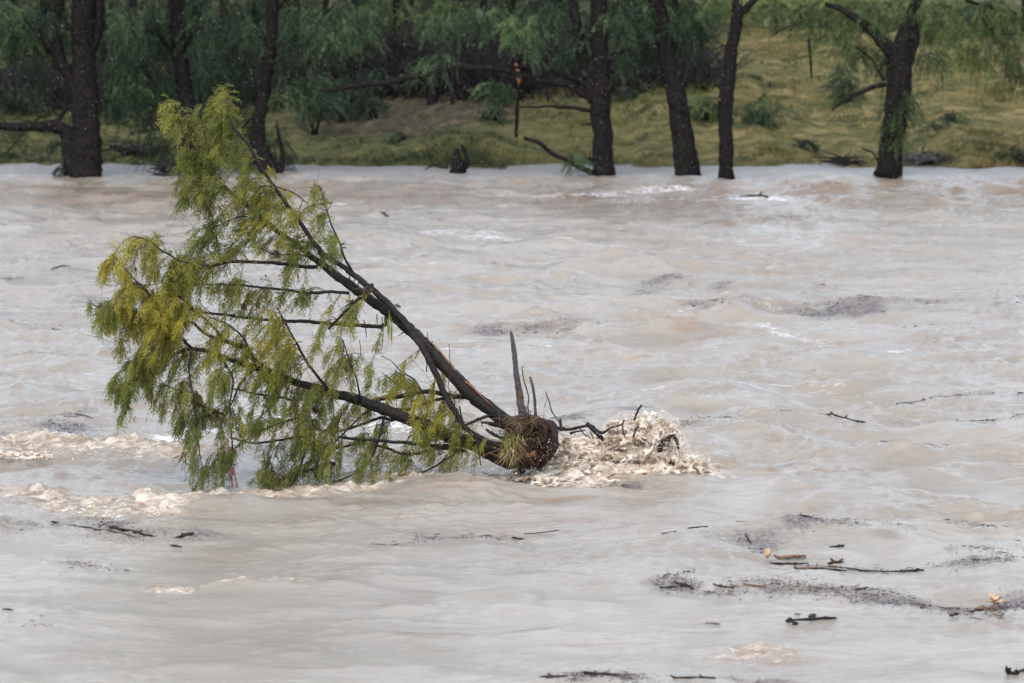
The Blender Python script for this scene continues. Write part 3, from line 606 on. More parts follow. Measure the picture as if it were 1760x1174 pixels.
# ---- root ball
cR = at(908, 762, TY)
g = G(); r = np.random.default_rng(5)
def lumpy(c, rad, n=24, m=16, amp=.25, sc=(1, 1, 1), seed=0):
    r = np.random.default_rng(seed); th = np.linspace(0, 2 * np.pi, n, endpoint=False); ph = np.linspace(0.001, np.pi - .001, m)
    Th, Ph = np.meshgrid(th, ph); d = np.stack([np.cos(Th) * np.sin(Ph), np.sin(Th) * np.sin(Ph), np.cos(Ph)], -1)
    f = np.ones_like(Th)
    for k in range(14):
        kv = r.normal(size=3) * (1.5 + k * .55); f += amp / (1 + k * .25) * np.sin(d @ kv * 2 + r.uniform(0, 6.28)) * .5
    V = c + d * f[..., None] * np.array(sc) * rad; idx = np.arange(n * m).reshape(m, n)
    Q = np.stack([idx[:-1, :], np.roll(idx, -1, 1)[:-1, :], np.roll(idx, -1, 1)[1:, :], idx[1:, :]], -1).reshape(-1, 4)
    return V.reshape(-1, 3), Q
V_, Q_ = lumpy(cR + [0, .12, 0], 1.0, 60, 44, .22, (.25, .25, .27), 3); V_ = V_ + unit(V_ - cR) * (.035 * np.random.default_rng(2).normal(size=(len(V_), 1))); g.add(V_, Q_)
rb = g.out('root_ball', [M_ROOT], tree); rb['label'] = 'dark tangled root ball with reddish torn roots'
def ppx(pts): return tp(pts)
ROOTS = [([(925, 728, -.3), (945, 730, -.38), (953, 748, -.42), (948, 775, -.42), (935, 795, -.38), (925, 805, -.3)], (15, 20, 20, 18, 14, 10)),
         ([(905, 735, -.3), (925, 728, -.38), (940, 738, -.42), (936, 755, -.42), (915, 752, -.38)], (16, 16, 14, 12, 8)),
         ([(890, 750, -.3), (905, 775, -.42), (912, 795, -.42), (930, 808, -.35)], (12, 14, 12, 8)),
         ([(870, 770, -.3), (885, 790, -.38), (897, 812, -.35)], (10, 10, 7)),
         ([(900, 715, -.1), (925, 720, -.25), (950, 735, -.25), (975, 738, -.2), (1007, 733, -.15)], (12, 12, 9, 6, 4)),
         ([(910, 770, -.4), (925, 785, -.45), (922, 802, -.42)], (12, 9, 6)),
         ([(880, 735, -.2), (860, 722, -.25), (846, 722, -.3)], (14, 10, 3)),
         ([(950, 738, -.25), (958, 745, -.3), (948, 760, -.4), (930, 768, -.44)], (6, 6, 6, 5))]
for pts, d_ in ROOTS:
    limb('root', pts, d_, 9, [M_ROOT], rough=.12, wob=.01)
for k in range(22):
    a = r.uniform(0, 6.28); l = r.uniform(26, 62); w0 = r.uniform(5, 13); ox, oy = math.cos(a), math.sin(a) * .85
    if oy > .3: l *= .7
    p0 = (905 + ox * 12, 762 + oy * 12); lim = [(p0[0], p0[1], -.15), (905 + ox * l * .6 + r.normal() * 7, 760 + oy * l * .55 + r.normal() * 6, -.28 - .1 * r.random()), (905 + ox * l + r.normal() * 8, 758 + oy * l * .85 + r.normal() * 8, -.2 + .25 * r.normal())]
    limb('root', lim, (w0, w0 * .75, w0 * .3), 7, [M_ROOT if k % 3 else M_BARK], rough=.2, wob=.012)
o, _, _ = limb('root', [(898, 770, -.46), (905, 783, -.48), (918, 778, -.48), (920, 790, -.47)], (8, 12, 10, 6), 8, [M_TORN], rough=.2, label='torn orange-red root')
# fine rootlets
g = G()
for k in range(560):
    a = r.uniform(0, 6.28); p = cR + np.array([r.normal() * .15 - .04, -.26 + r.normal() * .14, r.normal() * .15 + .05])
    d = unit(np.array([r.normal() * .9, r.normal() * .5 - .2, r.normal() * .8 + .05])); L = r.uniform(.12, .4)
    q = p + d * L * .5 + r.normal(size=3) * .04; e = p + d * L + np.array([0, 0, -r.uniform(0, .2) * L]) + r.normal(size=3) * .03
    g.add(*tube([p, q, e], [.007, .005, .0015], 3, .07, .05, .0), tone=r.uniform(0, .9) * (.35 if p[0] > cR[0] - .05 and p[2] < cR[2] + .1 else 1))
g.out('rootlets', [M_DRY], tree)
# upright snapped stems on the root ball
o, _, _ = limb('snag', [(902, 745, -.1), (899, 715, -.1), (895, 690, -.1), (891, 660, -.1), (887, 637, -.1), (884, 603, -.1), (881, 585, -.1), (878, 569, -.1)], (26, 19, 16, 13, 12.5, 11, 9, 5), 10, [M_BARK_GREY], rough=.1, wob=.003, label='tall grey snapped stem standing upright')
limb('snag', [(921, 735, -.05), (921, 714, -.05), (919, 687, -.05), (916, 664, -.05), (911, 648, -.05)], (8, 7, 6.5, 6, 5), 7, [M_BARK_GREY])
limb('twig', [(910, 730, -.2), (907, 698, -.2), (909, 682, -.2), (901, 656, -.2), (897, 631, -.2), (901, 629, -.2)], (3.4, 2), 5, [M_TWIG])
limb('twig', [(965, 738, -.2), (962, 727, -.2), (949, 708, -.2), (944, 690, -.2), (938, 673, -.2)], (3.6, 2.4), 5, [M_TWIG])
limb('snag', [(965, 740, -.1), (964, 728, -.1), (963, 720, -.1)], (6, 5), 6, [M_BARK])
# long root chain reaching out to the splash
limb('root', [(950, 735, -.2), (975, 738, -.2), (1000, 733, -.2), (1018, 734, -.2), (1036, 744, -.2), (1050, 735, -.2), (1068, 731, -.2), (1075, 724, -.2)], (8, 6, 5, 6, 6, 4.5, 4, 2), 7, [M_ROOT], rough=.12, wob=.012)
limb('root', [(1008, 728, -.3), (1018, 735, -.32), (1030, 748, -.32), (1038, 756, -.3)], (10, 11, 10, 7), 8, [M_BARK], rough=.15)
limb('root', [(1090, 722, -.2), (1094, 712, -.2), (1098, 703, -.2), (1103, 696, -.2)], (4.5, 4.5), 6, [M_BARK])
limb('root', [(1072, 722, -.3), (1070, 735, -.3), (1074, 752, -.3)], (3, 2.5), 5, [M_BARK]); limb('root', [(995, 733, -.2), (1003, 745, -.25), (1015, 752, -.25)], (3.4, 2), 5, [M_ROOT]); limb('root', [(980, 745, -.2), (990, 742, -.22), (1005, 740, -.2)], (6, 3), 5, [M_ROOT])
limb('root', [(1088, 752, -.45), (1092, 742, -.47), (1097, 733, -.45)], (4, 3), 5, [M_BARK]); limb('root', [(1015, 742, -.4), (1020, 756, -.42)], (3, 2), 5, [M_BARK])
limb('root', [(1132, 776, .05), (1140, 762, .0), (1150, 750, -.05), (1158, 748, -.05), (1164, 758, -.05), (1167, 772, 0)], (8, 13, 11, 9, 7, 4), 8, [M_ROOT], rough=.25, wob=.012)
# thin bare twigs
for k, pts in enumerate([[(733, 640, 0), (734, 570, 0)], [(783, 725, -.3), (781, 690, -.3), (770, 665, -.3), (775, 640, -.3), (772, 590, -.3)], [(793, 790, -.5), (795, 760, -.5), (793, 738, -.5)], [(657, 545, -.1), (658, 575, -.12), (655, 603, -.12)], [(648, 540, -.1), (649, 556, -.1)],
                         [(786, 815, -.9), (786, 790, -.8), (790, 770, -.5)], [(605, 680, -.3), (602, 640, -.3), (620, 610, -.3), (618, 585, -.3)], [(600, 690, -.3), (580, 730, -.4), (585, 780, -.4)], [(845, 740, -.3), (860, 755, -.35), (880, 762, -.35)], [(640, 770, -.4), (618, 790, -.4), (613, 825, -.5)],
                         [(690, 640, .3), (672, 620, .3), (655, 612, .3)], [(700, 672, .2), (682, 660, .2), (668, 648, .2), (655, 640, .2)], [(625, 550, 0), (630, 580, 0)], [(520, 505, .1), (522, 530, .1)]]):
    limb('twig', pts, (2.4, 1.5), 4, [M_TWIG if k % 2 else M_BARK], wob=.008, step=.08)

def blades(c, n, spread, L, down, w=.007, seed=0, out=.35, tones=(.3, 1)):
    r = np.random.default_rng(seed); g = G()
    for k in range(n):
        p = c + r.normal(size=3) * spread; d = np.array([r.normal() * out, r.normal() * out, down + r.normal() * .12]); l = r.uniform(.6, 1.15) * L
        a = p; b_ = p + d * l * .45 + r.normal(size=3) * .01; e = b_ + (d + np.array([0, 0, -.35])) * l * .5
        s = unit(np.cross(e - a, [0.1, 1, 0.1] + r.normal(size=3) * .4)) * w * r.uniform(.6, 1.4)
        V = [a - s * .6, a + s * .6, b_ - s, b_ + s, e]; g.add(V, [[0, 1, 3, 2]], [[2, 3, 4]], tone=np.full(5, r.uniform(*tones)))
    return g
# ---- debris caught in the tree (held by it, so things of their own)
def caught(name, label, cat, c, g, mats, group=None):
    o = g.out(name, mats, None, loc=tuple(c), smooth=False); tagp(o, label, cat, group); return o
c = at(878, 752, TY - .5); g = blades(c, 42, [.07, .06, .06], .36, -.85, .0055, 31, .35, (.1, .9))
caught('reed_tuft', 'bright green reed tuft hanging from the left of the root ball', 'reeds', c, g, [M_REED])
c = at(905, 722, TY - .3); g = blades(c, 170, [.11, .08, .03], .18, -.25, .006, 32, .9, (.05, .7))
caught('grass_wad', 'matted wad of dead grass on top of the root ball below the grey snag', 'dead grass', c, g, [M_DRY])
c = at(880, 768, TY - .5); g = blades(c, 170, [.08, .05, .10], .27, -.5, .006, 33, .6, (.35, 1))
caught('straw_clump', 'pale straw clump draped over the left side of the root ball', 'dead grass', c, g, [M_DRY])
c = at(669, 548, TY - .25); g = blades(c, 14, [.03, .03, .05], .38, -1., .0055, 34, .08, (.2, .75))
g.add(*blades(c + [-.02, 0, .2], 25, [.03, .03, .03], .12, -.4, .006, 35, .6, (.1, .6)).V[:1], [[0, 1, 3, 2]], tone=.4)
caught('reed_streamer', 'long yellow-green reed strands hanging from the fork of the main trunk', 'reeds', c, g, [M_REED])
def wad(px, py, dz, sz, n, label, seed, mats=None, down=-.3, group=None, nm='weed_wad'):
    c = at(px, py, TY + dz); g = G(); V_, Q_ = lumpy(c, sz * .55, 12, 8, .5, (1, 1, 1.1), seed); g.add(V_, Q_, tone=.12)
    r = np.random.default_rng(seed)
    b2 = blades(c, n, [sz * .4] * 3, sz * 1.6, down, .005, seed, .7, (.05, .6)); g.V += b2.V; 
    off = g.n
    for q in b2.Q: g.Q.append(q + off); g.mq.append(np.zeros(len(q), int))
    for q in b2.T: g.T.append(q + off); g.mt.append(np.zeros(len(q), int))
    g.tone += b2.tone; g.n += b2.n
    caught(nm, label, 'weed wad', c, g, mats or [M_DRY], group)
wad(368, 712, -1.15, .11, 50, 'dark ball of flood weed caught low in the left foliage', 41, nm='weed_wad')
wad(418, 526, .0, .055, 30, 'small dark weed knot on a twig between the second and third horizontal branches', 42)
wad(632, 497, -.15, .075, 45, 'mossy brown weed wrapped round the second stem where a short branch leaves it', 43)
wad(605, 520, -.28, .06, 40, 'shaggy weed bundle on the short branch slanting down from the stem', 44)
wad(521, 512, .2, .03, 20, 'thin wad of weed dangling under the second horizontal branch', 45, down=-1.2)
wad(475, 435, .05, .05, 36, 'brown weed hanging in the leaves above the first horizontal branch', 46, down=-.8)
wad(232, 462, -1.15, .03, 16, 'tiny dark weed knot in the yellow leaves at far left of the tree', 47)
wad(541, 703, -.95, .08, 40, 'dark wad of weed where thin branches meet above the lower foliage', 48)
wad(358, 494, .5, .028, 14, 'tiny weed clot on the left end of the second horizontal branch', 49)
# pink-red strap
M_STRAP, t, b = mat('faded_pink_strap'); b.inputs['Base Color'].default_value = (0.36, 0.075, 0.09, 1); b.inputs['Roughness'].default_value = .5
nn = noise(t, coords(t), 40, 3); b_l = ramp(t, nn, [(.45, (.36, .07, .08)), (.65, (.30, .27, .34))]); t.links.new(b_l.outputs[0], b.inputs['Base Color'])
g = G(); c = at(398, 800, TY - 1.25)
for ox, tx in ((0, 0), (1.5, 6)):
    P = [at(390 + ox, 752, TY - 1.25), at(393 + ox, 775, TY - 1.25), at(398 + ox, 800, TY - 1.25), at(399 + tx, 822, TY - 1.25), at(399 + tx * 1.5, 838, TY - 1.25)]
    C, R = spline(P, [.012, .014, .02, .018, .012], .03); s = np.array([1, .3, 0]); s /= np.linalg.norm(s)
    tw = np.cos(np.arange(len(C)) * .6)[:, None] * s * R[:, None] + np.sin(np.arange(len(C)) * .6)[:, None] * np.array([0, .6, .1]) * R[:, None]
    V = np.stack([C - tw, C + tw], 1).reshape(-1, 3); i = np.arange(len(C) - 1) * 2
    g.add(V, np.stack([i, i + 1, i + 3, i + 2], -1))
o = g.out('strap', [M_STRAP], None, loc=tuple(c)); tagp(o, 'frayed pink-red strap hanging from the lower left foliage to the water', 'strap')
sol = o.modifiers.new('thick', 'SOLIDIFY'); sol.thickness = .004

# ================================================================== SPLASH
rs = np.random.default_rng(77)
def in_poly(x, y, poly):
    n = len(poly); ins = np.zeros(len(x), bool); j = n - 1
    for i in range(n):
        xi, yi = poly[i]; xj, yj = poly[j]
        cnd = ((yi > y) != (yj > y)) & (x < (xj - xi) * (y - yi) / (yj - yi + 1e-9) + xi); ins ^= cnd; j = i
    return ins
def scatter(poly, n):
    p = np.array(poly); out = np.zeros((0, 2))
    while len(out) < n:
        q = rs.uniform(p.min(0), p.max(0), (n * 2, 2)); q = q[in_poly(q[:, 0], q[:, 1], poly)]; out = np.vstack([out, q])
    return out[:n]
ico = None
def ico_sphere():
    t = (1 + 5 ** .5) / 2
    V = np.array([(-1, t, 0), (1, t, 0), (-1, -t, 0), (1, -t, 0), (0, -1, t), (0, 1, t), (0, -1, -t), (0, 1, -t), (t, 0, -1), (t, 0, 1), (-t, 0, -1), (-t, 0, 1)]) / (1 + t * t) ** .5
    T = np.array([(0, 11, 5), (0, 5, 1), (0, 1, 7), (0, 7, 10), (0, 10, 11), (1, 5, 9), (5, 11, 4), (11, 10, 2), (10, 7, 6), (7, 1, 8), (3, 9, 4), (3, 4, 2), (3, 2, 6), (3, 6, 8), (3, 8, 9), (4, 9, 5), (2, 4, 11), (6, 2, 10), (8, 6, 7), (9, 8, 1)])
    return V, T
IV, IT = ico_sphere()
def drops_along(C, R, A, el):
    V = IV[None] * R[:, None, None] * .8; V = V + A[:, None] * (V @ A[:, :, None]) * (el - 1); V = V + C[:, None]
    T = IT[None] + (np.arange(len(C)) * 12)[:, None, None]
    return V.reshape(-1, 3), T.reshape(-1, 3)
def balls(C, R, squash=None):
    V = C[:, None] + IV[None] * R[:, None, None] * (squash if squash is not None else 1)
    T = IT[None] + (np.arange(len(C)) * 12)[:, None, None]
    return V.reshape(-1, 3), T.reshape(-1, 3)
# mass of churned water piling up on the root ball, thrown plume at its right end
# (outline, count, kind, value, radii): 'mound' climbs away from the viewer, 'up' stands as a thrown sheet, 'flat' lies on the water
MASS = [([(955, 760), (1000, 752), (1040, 748), (1100, 752), (1150, 762), (1180, 780), (1215, 792), (1180, 806), (1100, 812), (1000, 815), (950, 822), (925, 822), (940, 795)], 2600, 'mound', 0, (.012, .05)),
        ([(1035, 740), (1050, 722), (1075, 722), (1090, 715), (1105, 708), (1125, 710), (1150, 722), (1165, 735), (1172, 755), (1175, 775), (1150, 765), (1100, 755), (1060, 750)], 2600, 'up', 0, (.008, .030)),
        ([(870, 830), (890, 816), (920, 810), (935, 818), (1000, 815), (1060, 815), (1100, 820), (1000, 834), (900, 836)], 900, 'flat', .09, (.010, .035)),
        ([(955, 770), (965, 745), (985, 755), (1000, 765), (990, 790), (960, 800)], 260, 'up', -.15, (.01, .03)),
        ([(1180, 790), (1215, 780), (1215, 792), (1200, 800)], 120, 'flat', .08, (.008, .025)),
        ([(560, 842), (650, 834), (700, 826), (780, 820), (860, 822), (860, 834), (760, 832), (700, 838)], 520, 'flat', .05, (.008, .022)),
        ([(-10, 786), (-10, 772), (40, 766), (90, 760), (150, 770), (220, 766), (260, 768), (320, 780), (325, 784), (180, 787), (60, 787)], 1900, 'flat', .11, (.010, .034)),
        ([(-10, 860), (40, 846), (100, 856), (170, 860), (240, 864), (290, 851), (330, 853), (420, 845), (490, 848), (430, 858), (340, 866), (280, 884), (200, 888), (120, 882), (60, 872)], 1700, 'flat', .08, (.008, .028)),
        ([(265, 1010), (330, 1005), (400, 1006), (505, 1000), (480, 1010), (340, 1016)], 260, 'flat', .05, (.006, .016))]
CC = []; RR = []
for poly, n, kind_, val, (r0, r1) in MASS:
    n = int(n * 1.45)
    q = scatter(poly, n); clump = samp(nt2, 13, q[:, 0] / 60, q[:, 1] / 30); keep = rs.random(n) < (.5 if kind_ == 'flat' else .75) + .4 * clump; q = q[keep]; clump = clump[keep]; n = len(q)
    R = rs.uniform(0, 1, n) ** 2.6 * (r1 - r0) + r0
    if kind_ == 'flat':
        hgt = val * np.clip(.45 + .35 * clump, 0, 1) * rs.random(n) ** .7; P = wat(q[:, 0], q[:, 1] + hgt * 118); P[:, 2] += hgt - .02
    elif kind_ == 'mound':
        P = at(q[:, 0], q[:, 1], 1.0); d = 61.15 + (822 - q[:, 1]) / 72 * 1.5 + .16 * clump + rs.normal(0, .05, n); P = np.stack([P[:, 0] * d, d, CAMZ + (P[:, 2] - CAMZ) * d], -1)
    else:
        P = at(q[:, 0], q[:, 1], TY + val + .1 + rs.uniform(0, .4, n)) if False else np.array([at(a_, b_, TY + val + .15 + .12 * c_ + rs.uniform(0, .2)) for a_, b_, c_ in zip(q[:, 0], q[:, 1], clump)])
    CC.append(P); RR.append(R)
    if kind_ != 'flat':
        for f in (.3, .6, .9):
            sel = rs.random(n) < .6; p2 = P[sel].copy(); p2[:, 2] *= (1 - f); p2[:, 1] += rs.normal(0, .08, len(p2)) + .06; CC.append(p2); RR.append(R[sel] * 1.5 + .01)
CC = np.vstack(CC); RR = np.concatenate(RR); ok = CC[:, 2] > -.05; CC = CC[ok]; RR = RR[ok]
# torn sheets: every blob is drawn out along the throw of the water, up and over in the plume, downstream (to the left) lower down
pc = at(1120, 765, TY); ax = CC - pc; ax[:, 0] *= .8; hi_ = np.clip(CC[:, 2] / .25, 0, 1)[:, None]
ax = unit(unit(ax + [0, 0, .05]) * hi_ + np.array([-1.0, -.15, .08]) * (1 - hi_ * .8) + rs.normal(0, .35, CC.shape))
V_, T_ = drops_along(CC, RR * .78, ax, 3.6)
wwx = float(at(1040, 800, TY)[0])
white_water = obj('white_water', V_, None, T_, [M_FOAM]); tagp(white_water, 'cream brown churning water breaking over the roots and in bands beside the fallen tree', 'white water', kind='stuff')
rm = white_water.modifiers.new('remesh', 'REMESH'); rm.mode = 'VOXEL'; rm.voxel_size = 0.012; rm.use_smooth_shade = True
smo = white_water.modifiers.new('soften', 'SMOOTH'); smo.factor = .5; smo.iterations = 7
tx = bpy.data.textures.new('froth', 'CLOUDS'); tx.noise_scale = .07; tx.noise_depth = 5
dm = white_water.modifiers.new('froth', 'DISPLACE'); dm.texture = tx; dm.texture_coords = 'GLOBAL'; dm.strength = .022; dm.mid_level = .5
# spray
SP = [([(1030, 735), (1060, 710), (1090, 705), (1110, 698), (1140, 705), (1165, 720), (1178, 745), (1190, 775), (1165, 780), (1100, 750)], 2200, (-.3, .4), .006),
      ([(1150, 770), (1180, 760), (1205, 770), (1222, 785), (1215, 795), (1160, 790)], 420, (-.4, .2), .005),
      ([(945, 750), (1000, 740), (1060, 745), (1180, 780), (1200, 800), (1000, 815), (930, 815)], 1600, (-.7, .1), .0055),
      ([(860, 815), (930, 800), (1100, 805), (1120, 825), (900, 838)], 260, (-1., -.5), .005),
      ([(560, 838), (700, 815), (860, 810), (860, 830), (650, 842)], 160, (-.6, 0), .006),
      ([(-10, 790), (80, 755), (330, 770), (330, 800)], 160, (.6, 1.4), .006),
      ([(120, 885), (260, 850), (480, 840), (460, 856), (240, 888)], 140, (-1.6, -.8), .006)]
CC = []; RR = []
for poly, n, (d0, d1), r0 in SP:
    q = scatter(poly, n); P = at(q[:, 0], q[:, 1], TY + rs.uniform(d0, d1, n)); ok = P[:, 2] > 0; CC.append(P[ok]); RR.append((rs.pareto(3, n) * .5 + .5)[ok].clip(0, 2.6) * r0)
V_, T_ = balls(np.vstack(CC), np.concatenate(RR), np.array([1.2, 1, 1.]))
o = obj('spray', V_, None, T_, [M_DROP]); tagp(o, 'fine pale droplets thrown up around the breaking water', 'spray', kind='stuff')

# ================================================================== FLOATING DRIFT
GRP = 'driftwood floating on the river'
M_CHIP = m_bark('sodden_tan_wood', (0.07, 0.035, 0.02), (0.24, 0.13, 0.07), (0.12, 0.065, 0.04), 34, 0.5)
DCOL = {'dark': M_BARK, 'drift': M_DRIFT, 'orange': M_CHIP, 'root': M_ROOT}
def stick(px0, py0, px1, py1, d, label, m='drift', lift=0.3, stubs=0, name='stick', bend=0.05, sub=None, seed=0):
    a = wat(px0, py0); e = wat(px1, py1); r = np.random.default_rng(int(px0 * 7 + py0) + seed); L = np.linalg.norm(e - a); w_ = d * .42 / pxm(a[1])
    n = max(4, int(L / .12)); t = np.linspace(0, 1, n)[:, None]; C = a * (1 - t) + e * t
    C[:, :2] += r.normal(size=(n, 2)) * bend * .4 * L ** .5 * .3; C[:, 2] = wz(C[:, 0], C[:, 1]) + w_ * lift + np.abs(r.normal(size=n)) * w_ * .25
    R = w_ * (1 - .5 * np.abs(t[:, 0] - .4)) * r.uniform(.6, 1.25, n)
    g = G(); tv = tube(C, R, 8, .05, .26, .0); tv[0][:, 2] = (tv[0][:, 2] - C[:, 2].mean()) * .7 + C[:, 2].mean(); g.add(*tv); nm = max(0, stubs)
    c0 = C[n // 2].copy()
    for k in range(nm):
        i = r.integers(0, n - 1); dv = unit(np.array([r.normal(), r.normal() * .6, abs(r.normal()) * .35 + .05])); l = w_ * r.uniform(1.2, 2.8)
        g.add(*tube([C[i], C[i] + dv * l * .6, C[i] + dv * l + r.normal(size=3) * w_ * .5], [w_ * .7, w_ * .5, w_ * .3], 6, .05, .2))
    o = g.out(name, [DCOL[m]], None, loc=tuple(c0)); tagp(o, label, 'driftwood', GRP); return o, c0
o, c0 = stick(1352, 1072, 1438, 1069, 9, 'charred black log floating alone near the bottom right of the river', 'dark', .5, 2, 'log')
for px, py, s_, sd in ((1358, 1072, 6, 1), (1366, 1075, 4, 2), (1397, 1064, 6, 3)):
    p = wat(px, py); V_, Q_ = lumpy(p + [0, 0, .03], s_ / pxm(p[1]), 12, 8, .5, (1.2, 1, .8), sd); pr = obj('knot', V_, Q_, None, [M_BARK if sd < 3 else M_DRIFT], o.parent); 
    pr.parent = o; pr.location = (0, 0, 0); pr.data.transform(__import__('mathutils').Matrix.Translation(-o.location))
STK = [(118, 905, 232, 925, 4, 'long thin reddish stick slanting through the drift at left', 'drift', 1), (190, 912, 262, 926, 8, 'dark brown bough floating at left under the white water', 'root', 2), (170, 905, 205, 915, 3, 'fine twig crossing the dark bough at left', 'drift', 0),
       (303, 926, 333, 921, 9, 'dark grey humped driftwood at the right end of the left drift line', 'dark', 2), (292, 940, 312, 943, 4, 'small black twig below the humped driftwood', 'dark', 1), (90, 900, 102, 903, 6, 'small dark lump of wood by the left white water', 'drift', 1),
       (88, 466, 121, 460, 4, 'dark stick on the open water at far left above the foam', 'dark', 0), (656, 372, 668, 374, 5, 'little brown stump poking up in the upper river', 'drift', 2),
       (1137, 920, 1162, 919, 3, 'thin black stick left of the right hand drift', 'dark', 0), (1182, 917, 1216, 914, 4, 'slim dark stick right beside the thin black one', 'dark', 0),
       (1375, 911, 1396, 913, 4, 'reddish stick at the top of the right hand drift', 'root', 1), (1426, 937, 1450, 934, 7, 'brown splintered piece above the long drift line', 'drift', 1), (1318, 940, 1336, 941, 5, 'short pale orange chip at the left of the drift', 'orange', 0), (1282, 922, 1291, 932, 4, 'brown leafless twig upright in the drift', 'root', 1),
       (1340, 954, 1385, 952, 11, 'orange brown slab of bark topping the right hand drift', 'orange', 1), (1325, 964, 1390, 958, 7, 'dark matted branch below the orange bark slab', 'dark', 3), (1424, 961, 1450, 956, 8, 'brown hooked branch on the long drift line', 'drift', 3), (1385, 961, 1560, 968, 4, 'long thin black branch running along the drift line', 'dark', 4), (1548, 968, 1588, 969, 7, 'knotted dark clump of branch ending the drift line', 'dark', 4),
       (1368, 986, 1420, 983, 7, 'tan and brown broken bark floating between the two drift lines', 'orange', 2), (1400, 984, 1455, 988, 5, 'dark wet wood touching the tan bark between the drift lines', 'dark', 3),
       (1134, 1009, 1165, 1010, 7, 'black wood at the left tip of the lower drift line', 'dark', 2), (1165, 1005, 1192, 1012, 7, 'brown root tangle near the left tip of the lower drift', 'root', 3), (1228, 1008, 1262, 1011, 6, 'dark mossy wood in the middle of the lower drift', 'drift', 3), (1282, 1009, 1322, 1013, 5, 'yellow brown stalks in the lower drift', 'orange', 1),
       (1470, 1022, 1492, 1018, 5, 'small dark wood on the lower drift line where it bends', 'dark', 2), (1583, 1052, 1587, 1038, 5, 'single brown twig standing upright out of the lower drift', 'root', 0), (1676, 1050, 1718, 1049, 8, 'bright orange strip of bark at the right end of the drift', 'orange', 0), (1632, 1067, 1646, 1067, 7, 'small black lump below the right end of the drift', 'dark', 1), (1668, 1056, 1690, 1054, 6, 'dark wet chip beside the bright orange bark strip', 'dark', 2),
       (1351, 716, 1363, 715, 6, 'small black wedge of wood right of the splash', 'dark', 0), (1374, 716, 1383, 712, 5, 'second black wedge pointing up right of the splash', 'dark', 0), (1398, 718, 1486, 729, 6, 'broken brown branch drifting right of the splash', 'root', 4), (1612, 721, 1660, 724, 5, 'dark knobbly stick in the upper right river', 'dark', 2), (1665, 724, 1712, 723, 4, 'low black stick trailing the knobbly one', 'dark', 1), (1588, 721, 1598, 723, 4, 'tiny dark chip left of the knobbly stick', 'dark', 0),
       (884, 910, 902, 916, 5, 'reddish forked twig in the middle of the lower river', 'root', 2), (900, 906, 960, 904, 2.5, 'hair thin stick right of the forked twig', 'dark', 0), (1138, 998, 1150, 990, 3, 'tiny twig above the left tip of the lower drift', 'drift', 1),
       (960, 834, 1000, 836, 5, 'dark stick along the foam edge below the root ball', 'dark', 2), (898, 836, 935, 838, 5, 'wet black bark below the root ball at the foam edge', 'dark', 3), (905, 835, 920, 836, 5, 'orange chip of wood at the foam edge below the root ball', 'orange', 0), (1056, 833, 1078, 834, 5, 'black splinter at the right end of the foam edge', 'dark', 1),
       (1275, 336, 1320, 339, 7, 'dark branch riding the white foam near the far bank', 'drift', 3), (1540, 688, 1590, 690, 3, 'thin dark stick drifting in the upper right', 'dark', 1), (5, 1056, 22, 1057, 5, 'small dark drift chip at the left edge low down', 'dark', 1), (1750, 688, 1765, 686, 4, 'dark sliver at the right edge of the river', 'dark', 0), (1212, 1070, 1238, 1072, 4, 'small grey floating chip left of the charred log', 'drift', 1), (1366, 1060, 1376, 1061, 3, 'speck of dark wood just above the charred log', 'dark', 0),
       (130, 712, 160, 716, 3, 'thin dark twig in the patch above the left white water', 'dark', 1), (1160, 574, 1180, 571, 4, 'dark chip on the foam line beyond the snag', 'dark', 1), (868, 506, 878, 510, 4, 'small chip beside the main trunk fork', 'dark', 0), (677, 530, 688, 532, 5, 'small dark chip on the water just right of the trunk fork', 'dark', 0), (1735, 1165, 1762, 1160, 13, 'black lump of drift at the bottom right corner', 'dark', 4), (1005, 1165, 1060, 1168, 9, 'dark wet wood at the bottom edge of the picture', 'dark', 4), (930, 1172, 975, 1171, 8, 'left most dark drift along the bottom edge', 'drift', 3), (1160, 1172, 1230, 1170, 8, 'brown drift to the right along the bottom edge', 'root', 3)]
for s_ in STK: stick(*s_[:5], s_[5], s_[6], .45, s_[7], 'stick')
# pale round piece and yellow foam lump
M_TAN, t, b = mat('pale_tan_wood'); v = coords(t)
c = ramp(t, noise(t, v, 20, 4), [(.35, (.30, .17, .09)), (.6, (.62, .44, .28))]).outputs[0]; t.links.new(c, b.inputs['Base Color']); b.inputs['Roughness'].default_value = .6
for px, py, sz, lb, sc_ in ((1320, 957, 7, 'smooth pale tan round of wood at the left end of the drift line', (.85, .8, 1.2)), (1711, 1037, 9, 'yellow brown lump of sodden reed above the orange bark strip', (1.1, 1, .8))):
    p = wat(px, py); V_, Q_ = lumpy(p + [0, 0, .05], sz / pxm(p[1]), 20, 14, .15 if sz == 7 else .5, sc_, int(px)); o = obj('wood_chunk', V_, Q_, None, [M_TAN], None, loc=tuple(p)); tagp(o, lb, 'driftwood', GRP)
